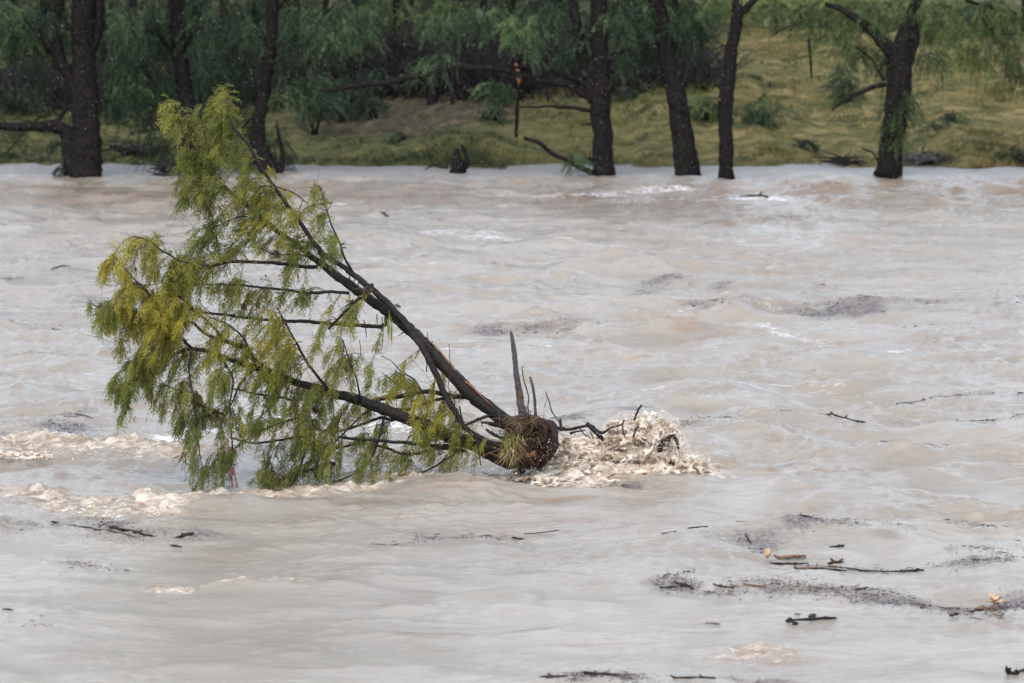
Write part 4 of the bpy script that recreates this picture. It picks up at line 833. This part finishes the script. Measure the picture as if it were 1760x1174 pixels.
# mats of fine flecks
g = G(); rm_ = np.random.default_rng(9)
for p, w_, s_ in SCUM:
    p = np.array(p, float); L = np.abs(np.diff(p[:, 0])).sum(); n = int(L * w_ * .36 * s_)
    for k in range(n):
        i = rm_.integers(0, len(p) - 1); t_ = rm_.random(); q = p[i] * (1 - t_) + p[i + 1] * t_ + rm_.normal(size=2) * [12, w_ * .8]
        c = wat(q[0], q[1])
        if samp(lowf, 37, c[0] * 1.7, c[1] * 1.7) < rm_.normal() * .5 - .05: continue
        c[2] = wz(c[0], c[1]) + .009; k_ = pxm(c[1]); l = rm_.pareto(2.4) * 3.2 + 1.5; l = min(l, 22) / k_; a = rm_.normal() * .45
        d = np.array([np.cos(a), np.sin(a), rm_.normal() * .04]) * l * .5; r0 = rm_.uniform(.5, 1.5) / k_ * .6
        g.add(*tube([c - d, c + d * .2 + [0, 0, r0 * .4], c + d], [r0 * .6, r0, r0 * .5], 4, .3, .2), tone=rm_.uniform(0, 1) ** 2)
M_FLECK = m_leaf('floating_flecks', (0.012, 0.010, 0.010), (0.06, 0.045, 0.035), (0.24, 0.15, 0.08), 0.0)
o = g.out('drift_flecks', [M_FLECK], None, smooth=False); tagp(o, 'rafts of fine twigs bark and leaf litter floating in streaks on the river', 'floating debris', kind='stuff')
print('flecks', g.n)

# ================================================================== FAR BANK
def ftube(pts, d, Y, sides=10, mats=None, name='trunk', parent=None, step=.2, rough=.08, wob=.015):
    P = np.array([at(p[0], p[1], Y + (p[2] if len(p) > 2 else 0)) for p in pts]); R = np.array(d, float) / 2 / pxm(Y)
    if len(R) == 2 and len(P) > 2: R = np.linspace(R[0], R[1], len(P))
    return P, R
rf = np.random.default_rng(33)
clt = fft_tile(256, 11, 1.0, 9, 1.4, 1.0, 44)                       # lighter and darker clumps of foliage
def crown(blobs, tone, parent, m, Y, dens=1.0, leaf=.078, wid=.0125, hang=.9, name='crown', world=()):
    """blobs: (cx, cy, rx, ry) in picture pixels at distance Y ; world: (centre, radii) ellipsoids above the frame"""
    FP = []; FD = []; g = G(); TN = []; FL = []
    el = []
    for b_ in blobs:
        cx, cy, rx, ry = b_[:4]; dy = b_[4] if len(b_) > 4 else 0; c = at(cx, cy, Y + dy); k = pxm(Y + dy)
        el.append((c, np.array([rx / k, min(1.3, max(rx, ry) / k * .8), ry / k]), b_[5] if len(b_) > 5 else tone, dens))
    for c, rd in world: el.append((np.array(c), np.array(rd), tone, dens * .35))
    for c, rd, tn, dn in el:
        n = int(26 * dn * (rd[0] * rd[2] * 4) ** .9 + 8)
        # shoots: short drooping twig with sprays along it
        u = unit(rf.normal(size=(n, 3))) * rf.random((n, 1)) ** .45 * rd; st = c + u
        dv = unit(np.stack([rf.normal(size=n) * .8, rf.normal(size=n) * .5, -hang * (.28 + rf.random(n) * .66) + rf.normal(size=n) * .2], -1)); L = rf.uniform(.25, .65, n)
        for q in (0.15, .4, .65, .9):
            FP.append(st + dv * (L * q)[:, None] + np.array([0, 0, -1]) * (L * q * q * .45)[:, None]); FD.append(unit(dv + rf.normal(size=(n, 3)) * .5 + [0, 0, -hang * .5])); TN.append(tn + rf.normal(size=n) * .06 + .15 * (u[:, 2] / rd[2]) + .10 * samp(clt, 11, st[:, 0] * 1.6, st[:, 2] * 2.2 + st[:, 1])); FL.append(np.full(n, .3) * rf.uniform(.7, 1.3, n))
        for k in range(0, n, 6):
            g.add(*tube([st[k], st[k] + dv[k] * L[k] * .5, st[k] + dv[k] * L[k] + [0, 0, -.3 * L[k]]], [.02, .013, .006], 3, .5, .05), tone=.2, m=1)
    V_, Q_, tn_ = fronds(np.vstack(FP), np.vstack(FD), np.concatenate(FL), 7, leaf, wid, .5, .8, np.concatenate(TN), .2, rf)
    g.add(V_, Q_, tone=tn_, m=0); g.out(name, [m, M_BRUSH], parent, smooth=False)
def far_tree(label, Y, trunks, limbs, blobs, tone, m=None, world=(), dens=1.0, group='trees along the far bank', cat='tree', name='tree', hang=.9, tmat=None):
    b0 = at(trunks[0][0][0][0], trunks[0][0][0][1], Y); z0 = min(0.0, float(b0[2])) if Y < SHORE else float(gz(b0[0], Y))
    th = thing(name, label, cat, (float(b0[0]), Y, z0), group)
    for pts, d_ in trunks:
        P, R = ftube(pts, d_, Y); g = G(); g.add(*tube(P, R, 14, .15, .05, .02)); g.out('trunk', [tmat or M_FARBARK], th)
    for pts, d_ in limbs:
        P, R = ftube(pts, d_, Y); g = G(); g.add(*tube(P, R, 8, .15, .1, .03)); g.out('limb', [tmat or M_FARBARK], th)
    if blobs or world: crown(blobs, tone, th, m or M_FAR1, Y, dens, hang=hang, world=world)
    return th
def above(Y, xs, z0=6.2, r=(2.2, 1.8, 1.3)):
    return [((float(at(x, 0, Y)[0]), Y + rf.normal() * .8, z0 + rf.uniform(0, 2.0)), r) for x in xs]

far_tree('big twin trunked tree at far left with a thick limb reaching left over the water', 121.6,
   [([(145, 310), (146, 295), (148, 240), (146, 150), (144, 70), (145, 0), (146, -90)], (72, 60, 50, 44, 40, 42, 30))],
   [([(125, 306), (124, 270), (118, 235), (96, 216), (60, 217), (20, 218), (-30, 214)], (34, 30, 26, 24, 18, 16, 12)), ([(95, 217), (102, 200), (112, 186)], (12, 6)),
    ([(146, 180), (118, 130), (100, 95), (98, 50), (103, 0), (106, -60)], (30, 24, 20, 18, 18, 12)), ([(105, 100), (80, 72), (60, 50), (44, 28)], (18, 14, 12, 9)), ([(98, 100), (62, 66), (30, 40)], (10, 6)), ([(150, 110), (166, 60), (170, 0), (172, -60)], (22, 18, 16, 10)),
    ([(40, 230), (22, 250), (0, 270)], (3, 2)), ([(130, 300), (100, 290), (92, 302)], (5, 3)), ([(60, 208), (80, 200), (100, 196)], (4, 3))],
   [(40, 75, 36, 34), (15, 20, 40, 30), (90, 15, 40, 26), (210, 40, 40, 50, 0, .42), (215, 120, 36, 44, .6, .4), (30, 40, 50, 40, .4, .42), (75, 60, 30, 36, .6, .38), (195, 165, 20, 24, .5), (60, 125, 26, 22, 1), (130, 205, 12, 30, .3), (112, 278, 8, 22, -.2, .15)], .30, world=above(121.6, (-40, 60, 160)))
far_tree('dark tree half hidden behind the leaning green crown of the uprooted tree', 123,
   [([(330, 300), (328, 250), (322, 190), (312, 110), (306, 50), (304, 0), (302, -80)], (34, 30, 28, 26, 26, 28, 22))],
   [([(318, 80), (335, 55), (343, 45)], (9, 4)), ([(312, 110), (280, 70), (262, 20)], (9, 6))],
   [(262, 50, 34, 50), (250, 120, 34, 46), (262, 190, 26, 36), (275, 240, 26, 30), (355, 60, 36, 44, 0, .4), (370, 120, 34, 36, .5, .36), (245, 70, 40, 60, .2, .42), (290, 150, 34, 40, .3, .36), (360, 175, 26, 26, .8), (300, 270, 24, 20), (400, 30, 30, 34)], .27, world=above(123, (240, 330)))
far_tree('slender curved trunk standing in the water behind the top of the uprooted tree', 122.5,
   [([(462, 300), (452, 270), (442, 225), (450, 180), (460, 120), (467, 60), (469, 0), (472, -80)], (40, 30, 26, 22, 20, 20, 20, 16))],
   [([(470, 18), (486, 4), (500, -10)], (9, 6)), ([(478, 300), (486, 280), (480, 240), (474, 215)], (14, 8, 7, 4)), ([(450, 190), (430, 205), (415, 225)], (5, 3)), ([(452, 268), (470, 282), (478, 292)], (8, 5))],
   [(420, 60, 30, 40), (430, 130, 26, 30, .5), (420, 200, 22, 36, .6), (475, 240, 16, 40, .2, .2), (510, 50, 34, 40), (505, 110, 34, 24), (400, 250, 22, 28, .4), (540, 130, 34, 20, 0, .5), (560, 60, 44, 36, 0, .48), (610, 30, 40, 34, 0, .52), (500, 150, 28, 20, 0, .42)], .27, world=above(122.5, (430, 520)))
far_tree('broad dark trunk right of centre with long bare limbs reaching left', 121.9,
   [([(1038, 306), (1038, 292), (1036, 230), (1033, 170), (1030, 100), (1030, 34), (1030, -70)], (46, 38, 34, 37, 34, 30, 24))],
   [([(1022, 175), (1012, 130), (998, 80), (988, 35), (980, -20)], (24, 20, 18, 16, 12)),
    ([(1020, 168), (985, 150), (940, 138), (900, 132), (862, 118), (800, 116), (745, 124), (700, 134), (645, 143), (590, 152), (550, 156)], (17, 14, 12, 10, 12, 11, 10, 10, 10, 9, 6)),
    ([(1020, 156), (980, 132), (930, 120), (870, 112)], (12, 9, 7, 5)), ([(1022, 193), (985, 184), (950, 182), (920, 185), (892, 186)], (8, 7, 5, 4, 3)),
    ([(1024, 302), (1000, 290), (960, 268), (930, 250), (901, 239)], (10, 9, 8, 8, 6)), ([(1028, 280), (1016, 273), (1012, 270)], (10, 6)), ([(1028, 215), (1010, 212), (1000, 214)], (5, 3)), ([(1044, 95), (1080, 85), (1110, 78), (1135, 76)], (6, 4))],
   [(960, 20, 44, 30, .3, .42), (1000, 60, 30, 26, 0, .36), (900, 25, 36, 24, -.3, .62), (902, 60, 26, 20, -.3, .6), (1060, 20, 30, 40, 0, .46), (1065, 80, 18, 34, 0, .4), (840, 20, 50, 26, 0, .42), (760, 30, 46, 26, 0, .5), (975, 85, 26, 22, .5), (760, 95, 14, 12, 0, .4), (725, 104, 24, 8, 1, .42), (645, 118, 22, 8, 1, .38), (610, 128, 20, 8, 1, .4), (990, 262, 32, 8, 0, .35), (850, 138, 12, 6, .8)], .34, world=above(121.9, (900, 1000, 1080)))
far_tree('thick trunk leaning left standing between the broad trunk and the slim one', 122.1,
   [([(1182, 304), (1180, 290), (1172, 230), (1163, 165), (1148, 100), (1136, 40), (1126, -20), (1116, -80)], (50, 44, 38, 35, 31, 28, 28, 24))],
   [([(1136, 40), (1122, 10), (1110, -30)], (12, 8))], [(1110, 20, 36, 30, 0, .45), (1205, 20, 30, 34, .4, .45), (1100, 70, 26, 30, .6), (1170, 20, 30, 30), (1160, 60, 20, 22, .8), (1190, 50, 24, 30, 1)], .32, world=above(122.1, (1130, 1190)))
far_tree('slim dark trunk forking at the top standing alone in the water', 121.4,
   [([(1249, 308), (1248, 290), (1247, 230), (1248, 170), (1255, 110), (1263, 60), (1268, 25), (1266, -20), (1262, -90)], (30, 25, 24, 26, 23, 20, 22, 14, 12))],
   [([(1268, 30), (1285, 12), (1304, -6), (1330, -40)], (13, 12, 10, 8))], [(1330, 5, 26, 10), (1240, -12, 30, 12)], .40, M_FAR2, world=above(121.4, (1240, 1330)))
far_tree('stout trunk draped in green creeper at right with heavy forked limbs', 121.8,
   [([(1526, 304), (1528, 290), (1533, 240), (1540, 190), (1545, 140), (1547, 100), (1556, 60), (1566, 20), (1580, -10), (1592, -60)], (52, 44, 42, 42, 44, 44, 28, 20, 18, 14))],
   [([(1545, 110), (1524, 78), (1500, 58), (1484, 42), (1466, 30), (1444, 16), (1420, 6)], (32, 26, 20, 17, 14, 10, 8)), ([(1560, 110), (1574, 70), (1572, 40), (1568, 10)], (18, 14, 12, 10)), ([(1522, 146), (1500, 150), (1484, 158), (1468, 164), (1453, 174), (1440, 180), (1429, 190)], (9, 9, 8, 7, 8, 5, 4)),
    ([(1520, 138), (1508, 118), (1492, 96), (1470, 78)], (5, 3)), ([(1508, 276), (1496, 262), (1480, 256)], (4, 2)), ([(1472, 165), (1455, 160), (1440, 168)], (3, 2))],
   [(1440, 40, 44, 24, .6, .45), (1470, 80, 50, 24, .8, .4), (1500, 25, 40, 24), (1400, 15, 40, 18, .6, .5), (1525, 100, 18, 24, .6), (1540, 185, 24, 30, -.25, .25), (1556, 150, 14, 26, -.2, .25), (1530, 220, 14, 20, -.25, .25), (1620, 40, 46, 34, .6, .5), (1600, 90, 34, 20, .8, .45), (1450, 150, 26, 10, .5, .2), (1580, 10, 40, 20), (1550, 215, 8, 14, -.2)], .42, M_FAR2, world=above(121.8, (1440, 1540, 1640)))
far_tree('light green overhanging tree at the top right corner', 124,
   [([(1800, 300), (1795, 200), (1780, 100), (1770, 20), (1765, -60)], (40, 36, 34, 30, 20))], [([(1780, 60), (1740, 20), (1700, 10), (1660, 0)], (10, 8, 7, 5)), ([(1730, 60), (1700, 50), (1690, 30)], (5, 3))],
   [(1680, 30, 50, 34, 0, .5), (1730, 60, 40, 40, 0, .45), (1660, 80, 36, 20, 0, .5), (1750, 110, 20, 20, .5, .15), (1720, 10, 50, 20), (1700, 95, 30, 12)], .48, M_FAR2, world=above(124, (1660, 1760)))
# trees and shrubs up on the bank: (label, x px, foot py, Y, trunk d, blobs, tone, matset)
def bank_tree(label, px, Y, d, top, blobs, tone, m=M_FAR1, dens=1.0, lean=0, wx=(), hang=.3, name='tree', group='dark trees on top of the far bank'):
    a = at(px, 100, Y)[0]; z0 = float(gz(a, Y)); py = 587 - 0
    # foot pixel from the ground height
    el_ = (z0 - CAMZ) / Y; foot = H / 2 - math.tan(math.atan(el_) + PITCH) * F
    far_tree(label, Y, [([(px, foot + 4), (px + lean * .4, (foot + top) / 2), (px + lean, top)], (d * 1.25, d, d * .7))], [], blobs, tone, m, above(Y, wx, 6.5, (2.6, 1.8, 1.4)), dens, group, hang=hang, name=name)
bank_tree('dark green tree on the bank left of the big twin trunk', 20, 139, 14, -60, [(10, 70, 50, 50), (50, 120, 40, 30), (0, 130, 30, 30)], .22, wx=(0,))
bank_tree('bushy green tree filling the gap right of the big twin trunk', 230, 136, 16, -60, [(220, 60, 50, 50), (205, 130, 36, 40), (250, 160, 36, 34), (205, 175, 24, 20)], .30, wx=(200, 260))
bank_tree('dark tree in the gap left of the slender curved trunk', 385, 135, 16, -60, [(380, 50, 50, 50), (395, 120, 44, 40), (370, 170, 30, 26), (340, 140, 30, 30)], .24, wx=(360,))
bank_tree('green tree above the slope right of the slender curved trunk', 560, 137, 12, -60, [(520, 40, 50, 40), (560, 90, 50, 40, 0, .38), (600, 40, 50, 40), (520, 130, 34, 24, 0, .36), (610, 100, 30, 20)], .38, wx=(520, 600))
bank_tree('bright green leafy tree hanging over the thicket left of centre', 680, 138, 12, -60, [(660, 20, 50, 30, 0, .5), (720, 35, 44, 30, 0, .55), (770, 15, 40, 30, 0, .38), (640, 60, 26, 20)], .45, M_FAR2, wx=(650, 740))
bank_tree('dark green tree above the thicket at centre', 830, 139, 14, -60, [(820, 25, 44, 34), (860, 60, 30, 24), (790, 60, 34, 20), (920, 20, 40, 30)], .28, wx=(800, 900))
bank_tree('shady tree behind the broad trunk right of centre', 985, 139, 14, -60, [(960, 40, 50, 44), (1010, 80, 44, 30), (1080, 40, 36, 50), (1100, 100, 26, 26)], .24, wx=(960, 1080))
for px, Y, tn, lb in ((-20, 146, .16, 'far dark tree at the left edge above the thick limb'), (75, 148, .2, 'far dark tree seen between the forks of the big twin trunk'), (175, 145, .24, 'far green tree just right of the big twin trunk'), (290, 147, .16, 'far dark tree just behind the half hidden trunk'), (345, 145, .26, 'far green tree between the half hidden and slender trunks'), (440, 148, .18, 'far dark tree just left of the slender curved trunk'),
                      (510, 146, .28, 'far green tree just right of the slender curved trunk'), (610, 147, .24, 'far green tree over the left end of the thicket'), (705, 146, .28, 'far green tree over the middle of the left thicket'), (790, 148, .18, 'far dark tree over the stumpy tree'), (880, 146, .2, 'far dark tree above the snapped thin tree'), (960, 147, .22, 'far tree just left of the broad trunk'), (1075, 146, .2, 'far tree between the broad and leaning trunks'), (1160, 148, .22, 'far tree just behind the leaning trunk')):
    bank_tree(lb, px, Y, 12, -90, [(px, -25, 70, 40), (px, 12, 66, 44), (px + 20, 60, 50, 30), (px - 25, 40, 46, 40)], tn, dens=.8, wx=(px,), group='far trees closing the view behind the bank')
bank_tree('small dark stumpy tree in the thicket left of centre', 745, 134, 16, 96, [(748, 100, 14, 14)], .1, dens=.8, group='small trees in the thicket'); bank_tree('thin bare tree standing right of the stumpy one', 779, 133.2, 7, 118, [], .1, group='small trees in the thicket')
bank_tree('dark scraggly tree between the leaning and the slim trunk', 1205, 138, 9, 60, [(1205, 110, 24, 34), (1190, 150, 18, 26), (1215, 75, 16, 20)], .10, dens=.8, group='small trees in the thicket'); 
for i, (px, py, rx, ry, Y, tone, m, lb) in enumerate([(1213, 182, 26, 24, 131, .55, M_FAR2, 'round green bush on the bank between the leaning and slim trunks'), (1305, 192, 44, 28, 131, .45, M_FAR1, 'broad green bush on the slope right of the slim trunk'), (1450, 135, 22, 20, 135, .25, M_FAR1, 'dark low bush left of the creeper draped trunk'),
        (1748, 270, 26, 22, 125.2, .22, M_FAR1, 'dark leafy bush at the water edge on the far right'), (1636, 196, 14, 8, 131, .30, M_FAR1, 'small dark green bush alone on the right slope'), (1612, 268, 16, 12, 126.6, .25, M_FAR1, 'small bush beside the grey debris at the right waterline'), (1610, 216, 16, 6, 130, .32, M_FAR1, 'flat green plant below the lone bush on the right slope'),
        (1380, 242, 18, 5, 128.3, .3, M_FAR1, 'low green plant on the lower slope right of the slim trunk'), (850, 160, 30, 22, 133.5, .38, M_FAR1, 'green bush in front of the thicket at centre'), (852, 188, 16, 10, 131.5, .45, M_FAR1, 'bright green sapling below the thicket at centre'), (640, 175, 14, 18, 132.5, .2, M_FAR1, 'dark green shrub below the long bare limb'), (590, 165, 26, 20, 133.5, .35, M_FAR1, 'green shrub at the left end of the long bare limb'),
        (205, 185, 24, 20, 133, .2, M_FAR1, 'dark shrub at the foot of the bushy green tree'), (20, 165, 34, 18, 134, .15, M_FAR1, 'dark shrub on the bank at far left'), (690, 230, 20, 9, 129, .4, M_FAR1, 'green weed clump on the slope above the broken stump'), (750, 265, 26, 7, 126.4, .6, M_FAR2, 'yellow green weeds at the waterline left of the broken stump'), (1090, 160, 26, 22, 134, .12, M_FAR1, 'dark shrub between the broad and leaning trunks'),
        (1240, 10, 70, 34, 150.5, .75, M_FAR2, 'pale green bush beyond the grassy crest'), (1350, 2, 80, 34, 151.5, .7, M_FAR2, 'pale green thicket on the skyline right of the slim trunk'), (1180, 40, 40, 40, 148, .35, M_FAR1, 'mid green bush on the crest behind the leaning trunk'), (1620, 20, 80, 56, 148, .5, M_FAR2, 'hazy green shrub on the crest at right'), (1500, 10, 80, 44, 149, .55, M_FAR2, 'hazy green shrub on the crest behind the forked limbs'), (1720, 35, 70, 62, 146, .35, M_FAR1, 'dense green shrub on the crest at the far right'),
        (1425, 8, 60, 36, 150, .6, M_FAR2, 'pale shrub beyond the crest left of the forked limbs'), (540, 175, 30, 22, 131.5, .3, M_FAR1, 'sprawling green shrub right of the slender curved trunk')]):
    c = at(px, py, Y); k = pxm(Y); z0 = float(gz(c[0], c[1])); th = thing('bush', lb, 'bush', (float(c[0]), float(c[1]), z0), 'bushes on the far bank')
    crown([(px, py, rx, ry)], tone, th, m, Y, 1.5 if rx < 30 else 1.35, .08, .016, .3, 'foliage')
    g = G()
    for q in range(7):
        e = np.array([c[0] + rf.normal() * rx / k * .5, c[1] + rf.normal() * .25, max(c[2], z0) + rf.random() * ry / k * .6]); a0 = np.array([c[0] + rf.normal() * .08, c[1], z0 - .05]); g.add(*tube([a0, (a0 + e) / 2 + [0, 0, .1], e], [.025, .018, .008], 4, .3, .1))
    g.out('stems', [M_BRUSH], th)
# thickets of dead brush
def brush(label, x0, x1, Y0, Y1, hgt, n, seed):
    r = np.random.default_rng(seed); g = G(); xa = at(x0, 150, Y0)[0]; xb = at(x1, 150, Y0)[0]; c = ((xa + xb) / 2, (Y0 + Y1) / 2); c = (c[0], c[1], float(gz(*c)))
    for k in range(n):
        x = r.uniform(xa, xb); y = r.uniform(Y0, Y1); z = float(gz(x, y)); h = hgt * r.uniform(.3, 1.1) * (1 - .5 * abs(2 * (x - xa) / (xb - xa) - 1) ** 3); lean = r.normal(size=2) * .75 * h
        p0 = np.array([x, y, z - .1]); p2 = p0 + [lean[0], lean[1] * .5, h]; p1 = (p0 + p2) / 2 + r.normal(size=3) * .2 * h
        r0 = r.uniform(.008, .03); g.add(*tube([p0, p1, p2], [r0 * 1.3, r0, r0 * .4], 4, .35, .1, .04))
        for q in range(3):
            e = p1 + (p2 - p1) * r.random() ; g.add(*tube([e, e + r.normal(size=3) * [.5, .3, .4] * h * .5], [r0 * .6, r0 * .3], 3, .4, .1, .03))
    o = g.out('dead_brush', [M_BRUSH], None, loc=c); tagp(o, label, 'brush', 'thickets of dead brush under the far trees')
brush('tangled dark dead brush under the bright green tree left of centre', 560, 800, 135, 140, 2.2, 700, 1); brush('tangled dark dead brush left of the broad trunk', 780, 1030, 134, 139, 2.0, 700, 2)
brush('dark dead brush between the broad and the leaning trunk', 1040, 1240, 134.5, 138, 1.6, 420, 3); brush('dark dead brush behind the big twin trunk at far left', -20, 240, 135, 139, 1.6, 450, 4); brush('dark dead brush behind the half hidden dark tree', 240, 560, 135, 140, 1.8, 600, 5)
# dead hanging and leaning pieces
def dead(label, pts, d, Y, m, cat='dead branch', name='dead_branch', extra=(), foot=None):
    P, R = ftube(pts, d, Y); b0 = P[0]; th = thing(name, label, cat, tuple(float(v) for v in b0)); g = G(); g.add(*tube(P, R, 7, .15, .12, .01)); g.out('stem', [m], th)
    for p2, d2 in extra:
        P, R = ftube(p2, d2, Y); g = G(); g.add(*tube(P, R, 6, .15, .15, .01)); g.out('fork', [m], th)
dead('snapped thin tree with a raw orange break standing on the slope at centre', [(887, 236), (889, 190), (891, 150), (892, 140)], (6, 7, 7, 8), 124.5, M_FARBARK, 'dead tree', 'dead_tree', [([(892, 144), (890, 125), (887, 110)], (7, 6)), ([(888, 112), (896, 98), (910, 90), (925, 90)], (5, 3))])
bpy.data.objects[[o.name for o in bpy.data.objects if o.name.startswith('fork')][-2]].data.materials[0] = M_TORN
dead('crooked dead branch hanging down left of the forked limbs', [(1395, 134), (1394, 110), (1391, 80), (1390, 60), (1396, 44)], (4, 4, 5, 5, 3), 123, M_FARBARK, extra=[([(1392, 46), (1378, 38), (1368, 40), (1358, 54)], (6, 6, 5, 2)), ([(1378, 38), (1374, 20), (1376, 8)], (5, 3)), ([(1370, 42), (1340, 52), (1326, 62)], (3, 2))])
for i, (lb, pts, d) in enumerate([('jagged broken stump standing in the shallows left of centre', [(786, 298), (784, 275), (785, 256)], (30, 20, 6)), ]):
    dead(lb, pts, d, 122.4, M_FARBARK, 'stump', 'stump', [([(800, 290), (803, 272), (794, 250)], (8, 7, 5)), ([(770, 290), (745, 285), (730, 292)], (3, 2))])
# flood wrack at the waterline
for (lb, px, py, rx, n, sd) in (('grey heap of flood wrack at the waterline right of the creeper draped trunk', 1588, 272, 26, 46, 1), ('low dark wrack at the waterline left of the creeper draped trunk', 1452, 276, 18, 26, 2), ('brown brushy wrack lying on the left bank near the water', 232, 250, 40, 40, 3), ('dark wrack caught at the foot of the slender curved trunk', 450, 290, 34, 50, 4), ('sparse twigs breaking the water left of the half hidden tree', 285, 300, 26, 14, 5)):
    r = np.random.default_rng(sd + 50); c = wat(px, 284 if py < 284 else py); c = np.array([c[0], c[1] + (1.5 if py < 260 else .3 if py < 284 else 0), 0]); c[2] = max(0, float(gz(c[0], c[1]))); g = G()
    for k in range(n):
        p = c + np.array([r.normal() * rx / 58 * .5, r.normal() * .25, abs(r.normal()) * .10]); d = r.normal(size=3) * [.4, .25, .16]; g.add(*tube([p - d, p + r.normal(size=3) * .03, p + d], [.02, .03, .012], 5, .2, .15), tone=r.random())
    if sd == 1:
        for q in range(7): V_, Q_ = lumpy(c + np.array([r.normal() * .22, r.normal() * .1, .02 + r.random() * .1]), .12, 10, 7, .4, (1.3, 1, .8), q + 5); g.add(V_, Q_)
    o = g.out('flood_wrack', [M_BARK_GREY if sd == 1 else M_BRUSH], None, loc=tuple(c)); tagp(o, lb, 'flood debris', 'flood wrack along the far waterline')
# grass on the bank
r = np.random.default_rng(60); nT = 34000
x = r.uniform(-19, 19, nT); y = SHORE - 1.2 + r.random(nT) ** 1.2 * 27; ltv = np.exp(-((x + 3.3) / 5.0) ** 2) * np.exp(-((y - 134) / 6.0) ** 2)
patch = samp(nt1, 40, x, y); kp = (r.random(nT) > ltv * .8) & (r.random(nT) < .55 + .35 * patch); x, y, patch = x[kp], y[kp], patch[kp]; z = gz(x, y); wet = z > -.12; x, y, patch, z = x[wet], y[wet], patch[wet], z[wet]
B = 7; n = len(x); bx = np.repeat(x, B) + r.normal(size=n * B) * .09; by = np.repeat(y, B) + r.normal(size=n * B) * .07; bz = np.repeat(z, B) - .02
hh = np.repeat(np.clip(.13 + .05 * patch + .04 * r.normal(size=n), .05, .4), B) * r.uniform(.6, 1.2, n * B); ln = r.normal(size=(n * B, 2)) * .5 * hh[:, None]; ww = .014; an = r.uniform(0, 3.14, n * B)
b0 = np.stack([bx - np.cos(an) * ww, by - np.sin(an) * ww, bz], -1); b1 = np.stack([bx + np.cos(an) * ww, by + np.sin(an) * ww, bz], -1); tp_ = np.stack([bx + ln[:, 0], by + ln[:, 1], bz + hh], -1)
V_ = np.stack([b0, b1, tp_], 1).reshape(-1, 3); T_ = np.arange(len(V_)).reshape(-1, 3)
tn = np.repeat(np.clip(.40 + .20 * samp(nt2, 13, x * .35, y * .8) + .024 * x + .12 * r.normal(size=n), 0, 1), B * 3)
o = obj('bank_grass', V_, None, T_, [M_GRASS], smooth=False, attrs={'tone': tn}); tagp(o, 'tussocky yellow green grass covering the far bank', 'grass', kind='stuff')
# falling rain
r = np.random.default_rng(90); n = 3400; y = 118 - 70 * r.random(n) ** 1.6; x = r.uniform(-.125, .125, n) * y; z = r.uniform(.2, 9.5, n)
L = r.uniform(.03, .075, n) * y / 110; w_ = r.uniform(.0025, .0052, n) * y / 110; sl = .12
a = np.stack([x, y, z], -1); dn = np.stack([sl * L, 0 * L, -L], -1)
V_ = np.stack([a, a + dn * .6 + np.stack([w_, 0 * w_, 0 * w_], -1), a + dn * .6 + np.stack([-w_ * .5, w_ * .87, 0 * w_], -1), a + dn * .6 + np.stack([-w_ * .5, -w_ * .87, 0 * w_], -1), a + dn], 1).reshape(-1, 3)
T0 = np.array([(0, 1, 2), (0, 2, 3), (0, 3, 1), (4, 2, 1), (4, 3, 2), (4, 1, 3)]); T_ = (T0[None] + (np.arange(n) * 5)[:, None, None]).reshape(-1, 3)
o = obj('rain', V_, None, T_, [M_RAIN]); tagp(o, 'fine falling rain drops in front of the dark far bank', 'rain', kind='stuff')

# pieces that belong to a part go one level deeper (same local space, so only the parent changes)
for o in list(tree.children):
    n_ = o.name.split('.')[0]
    if n_ in ('root', 'rootlets', 'snag'): o.parent = rb
trk = [o for o in tree.children if o.name.split('.')[0] == 'trunk']
for o in [o for o in tree.children if o.name.split('.')[0] in ('torn_wood', 'broken_stub')]: o.parent = trk[0]
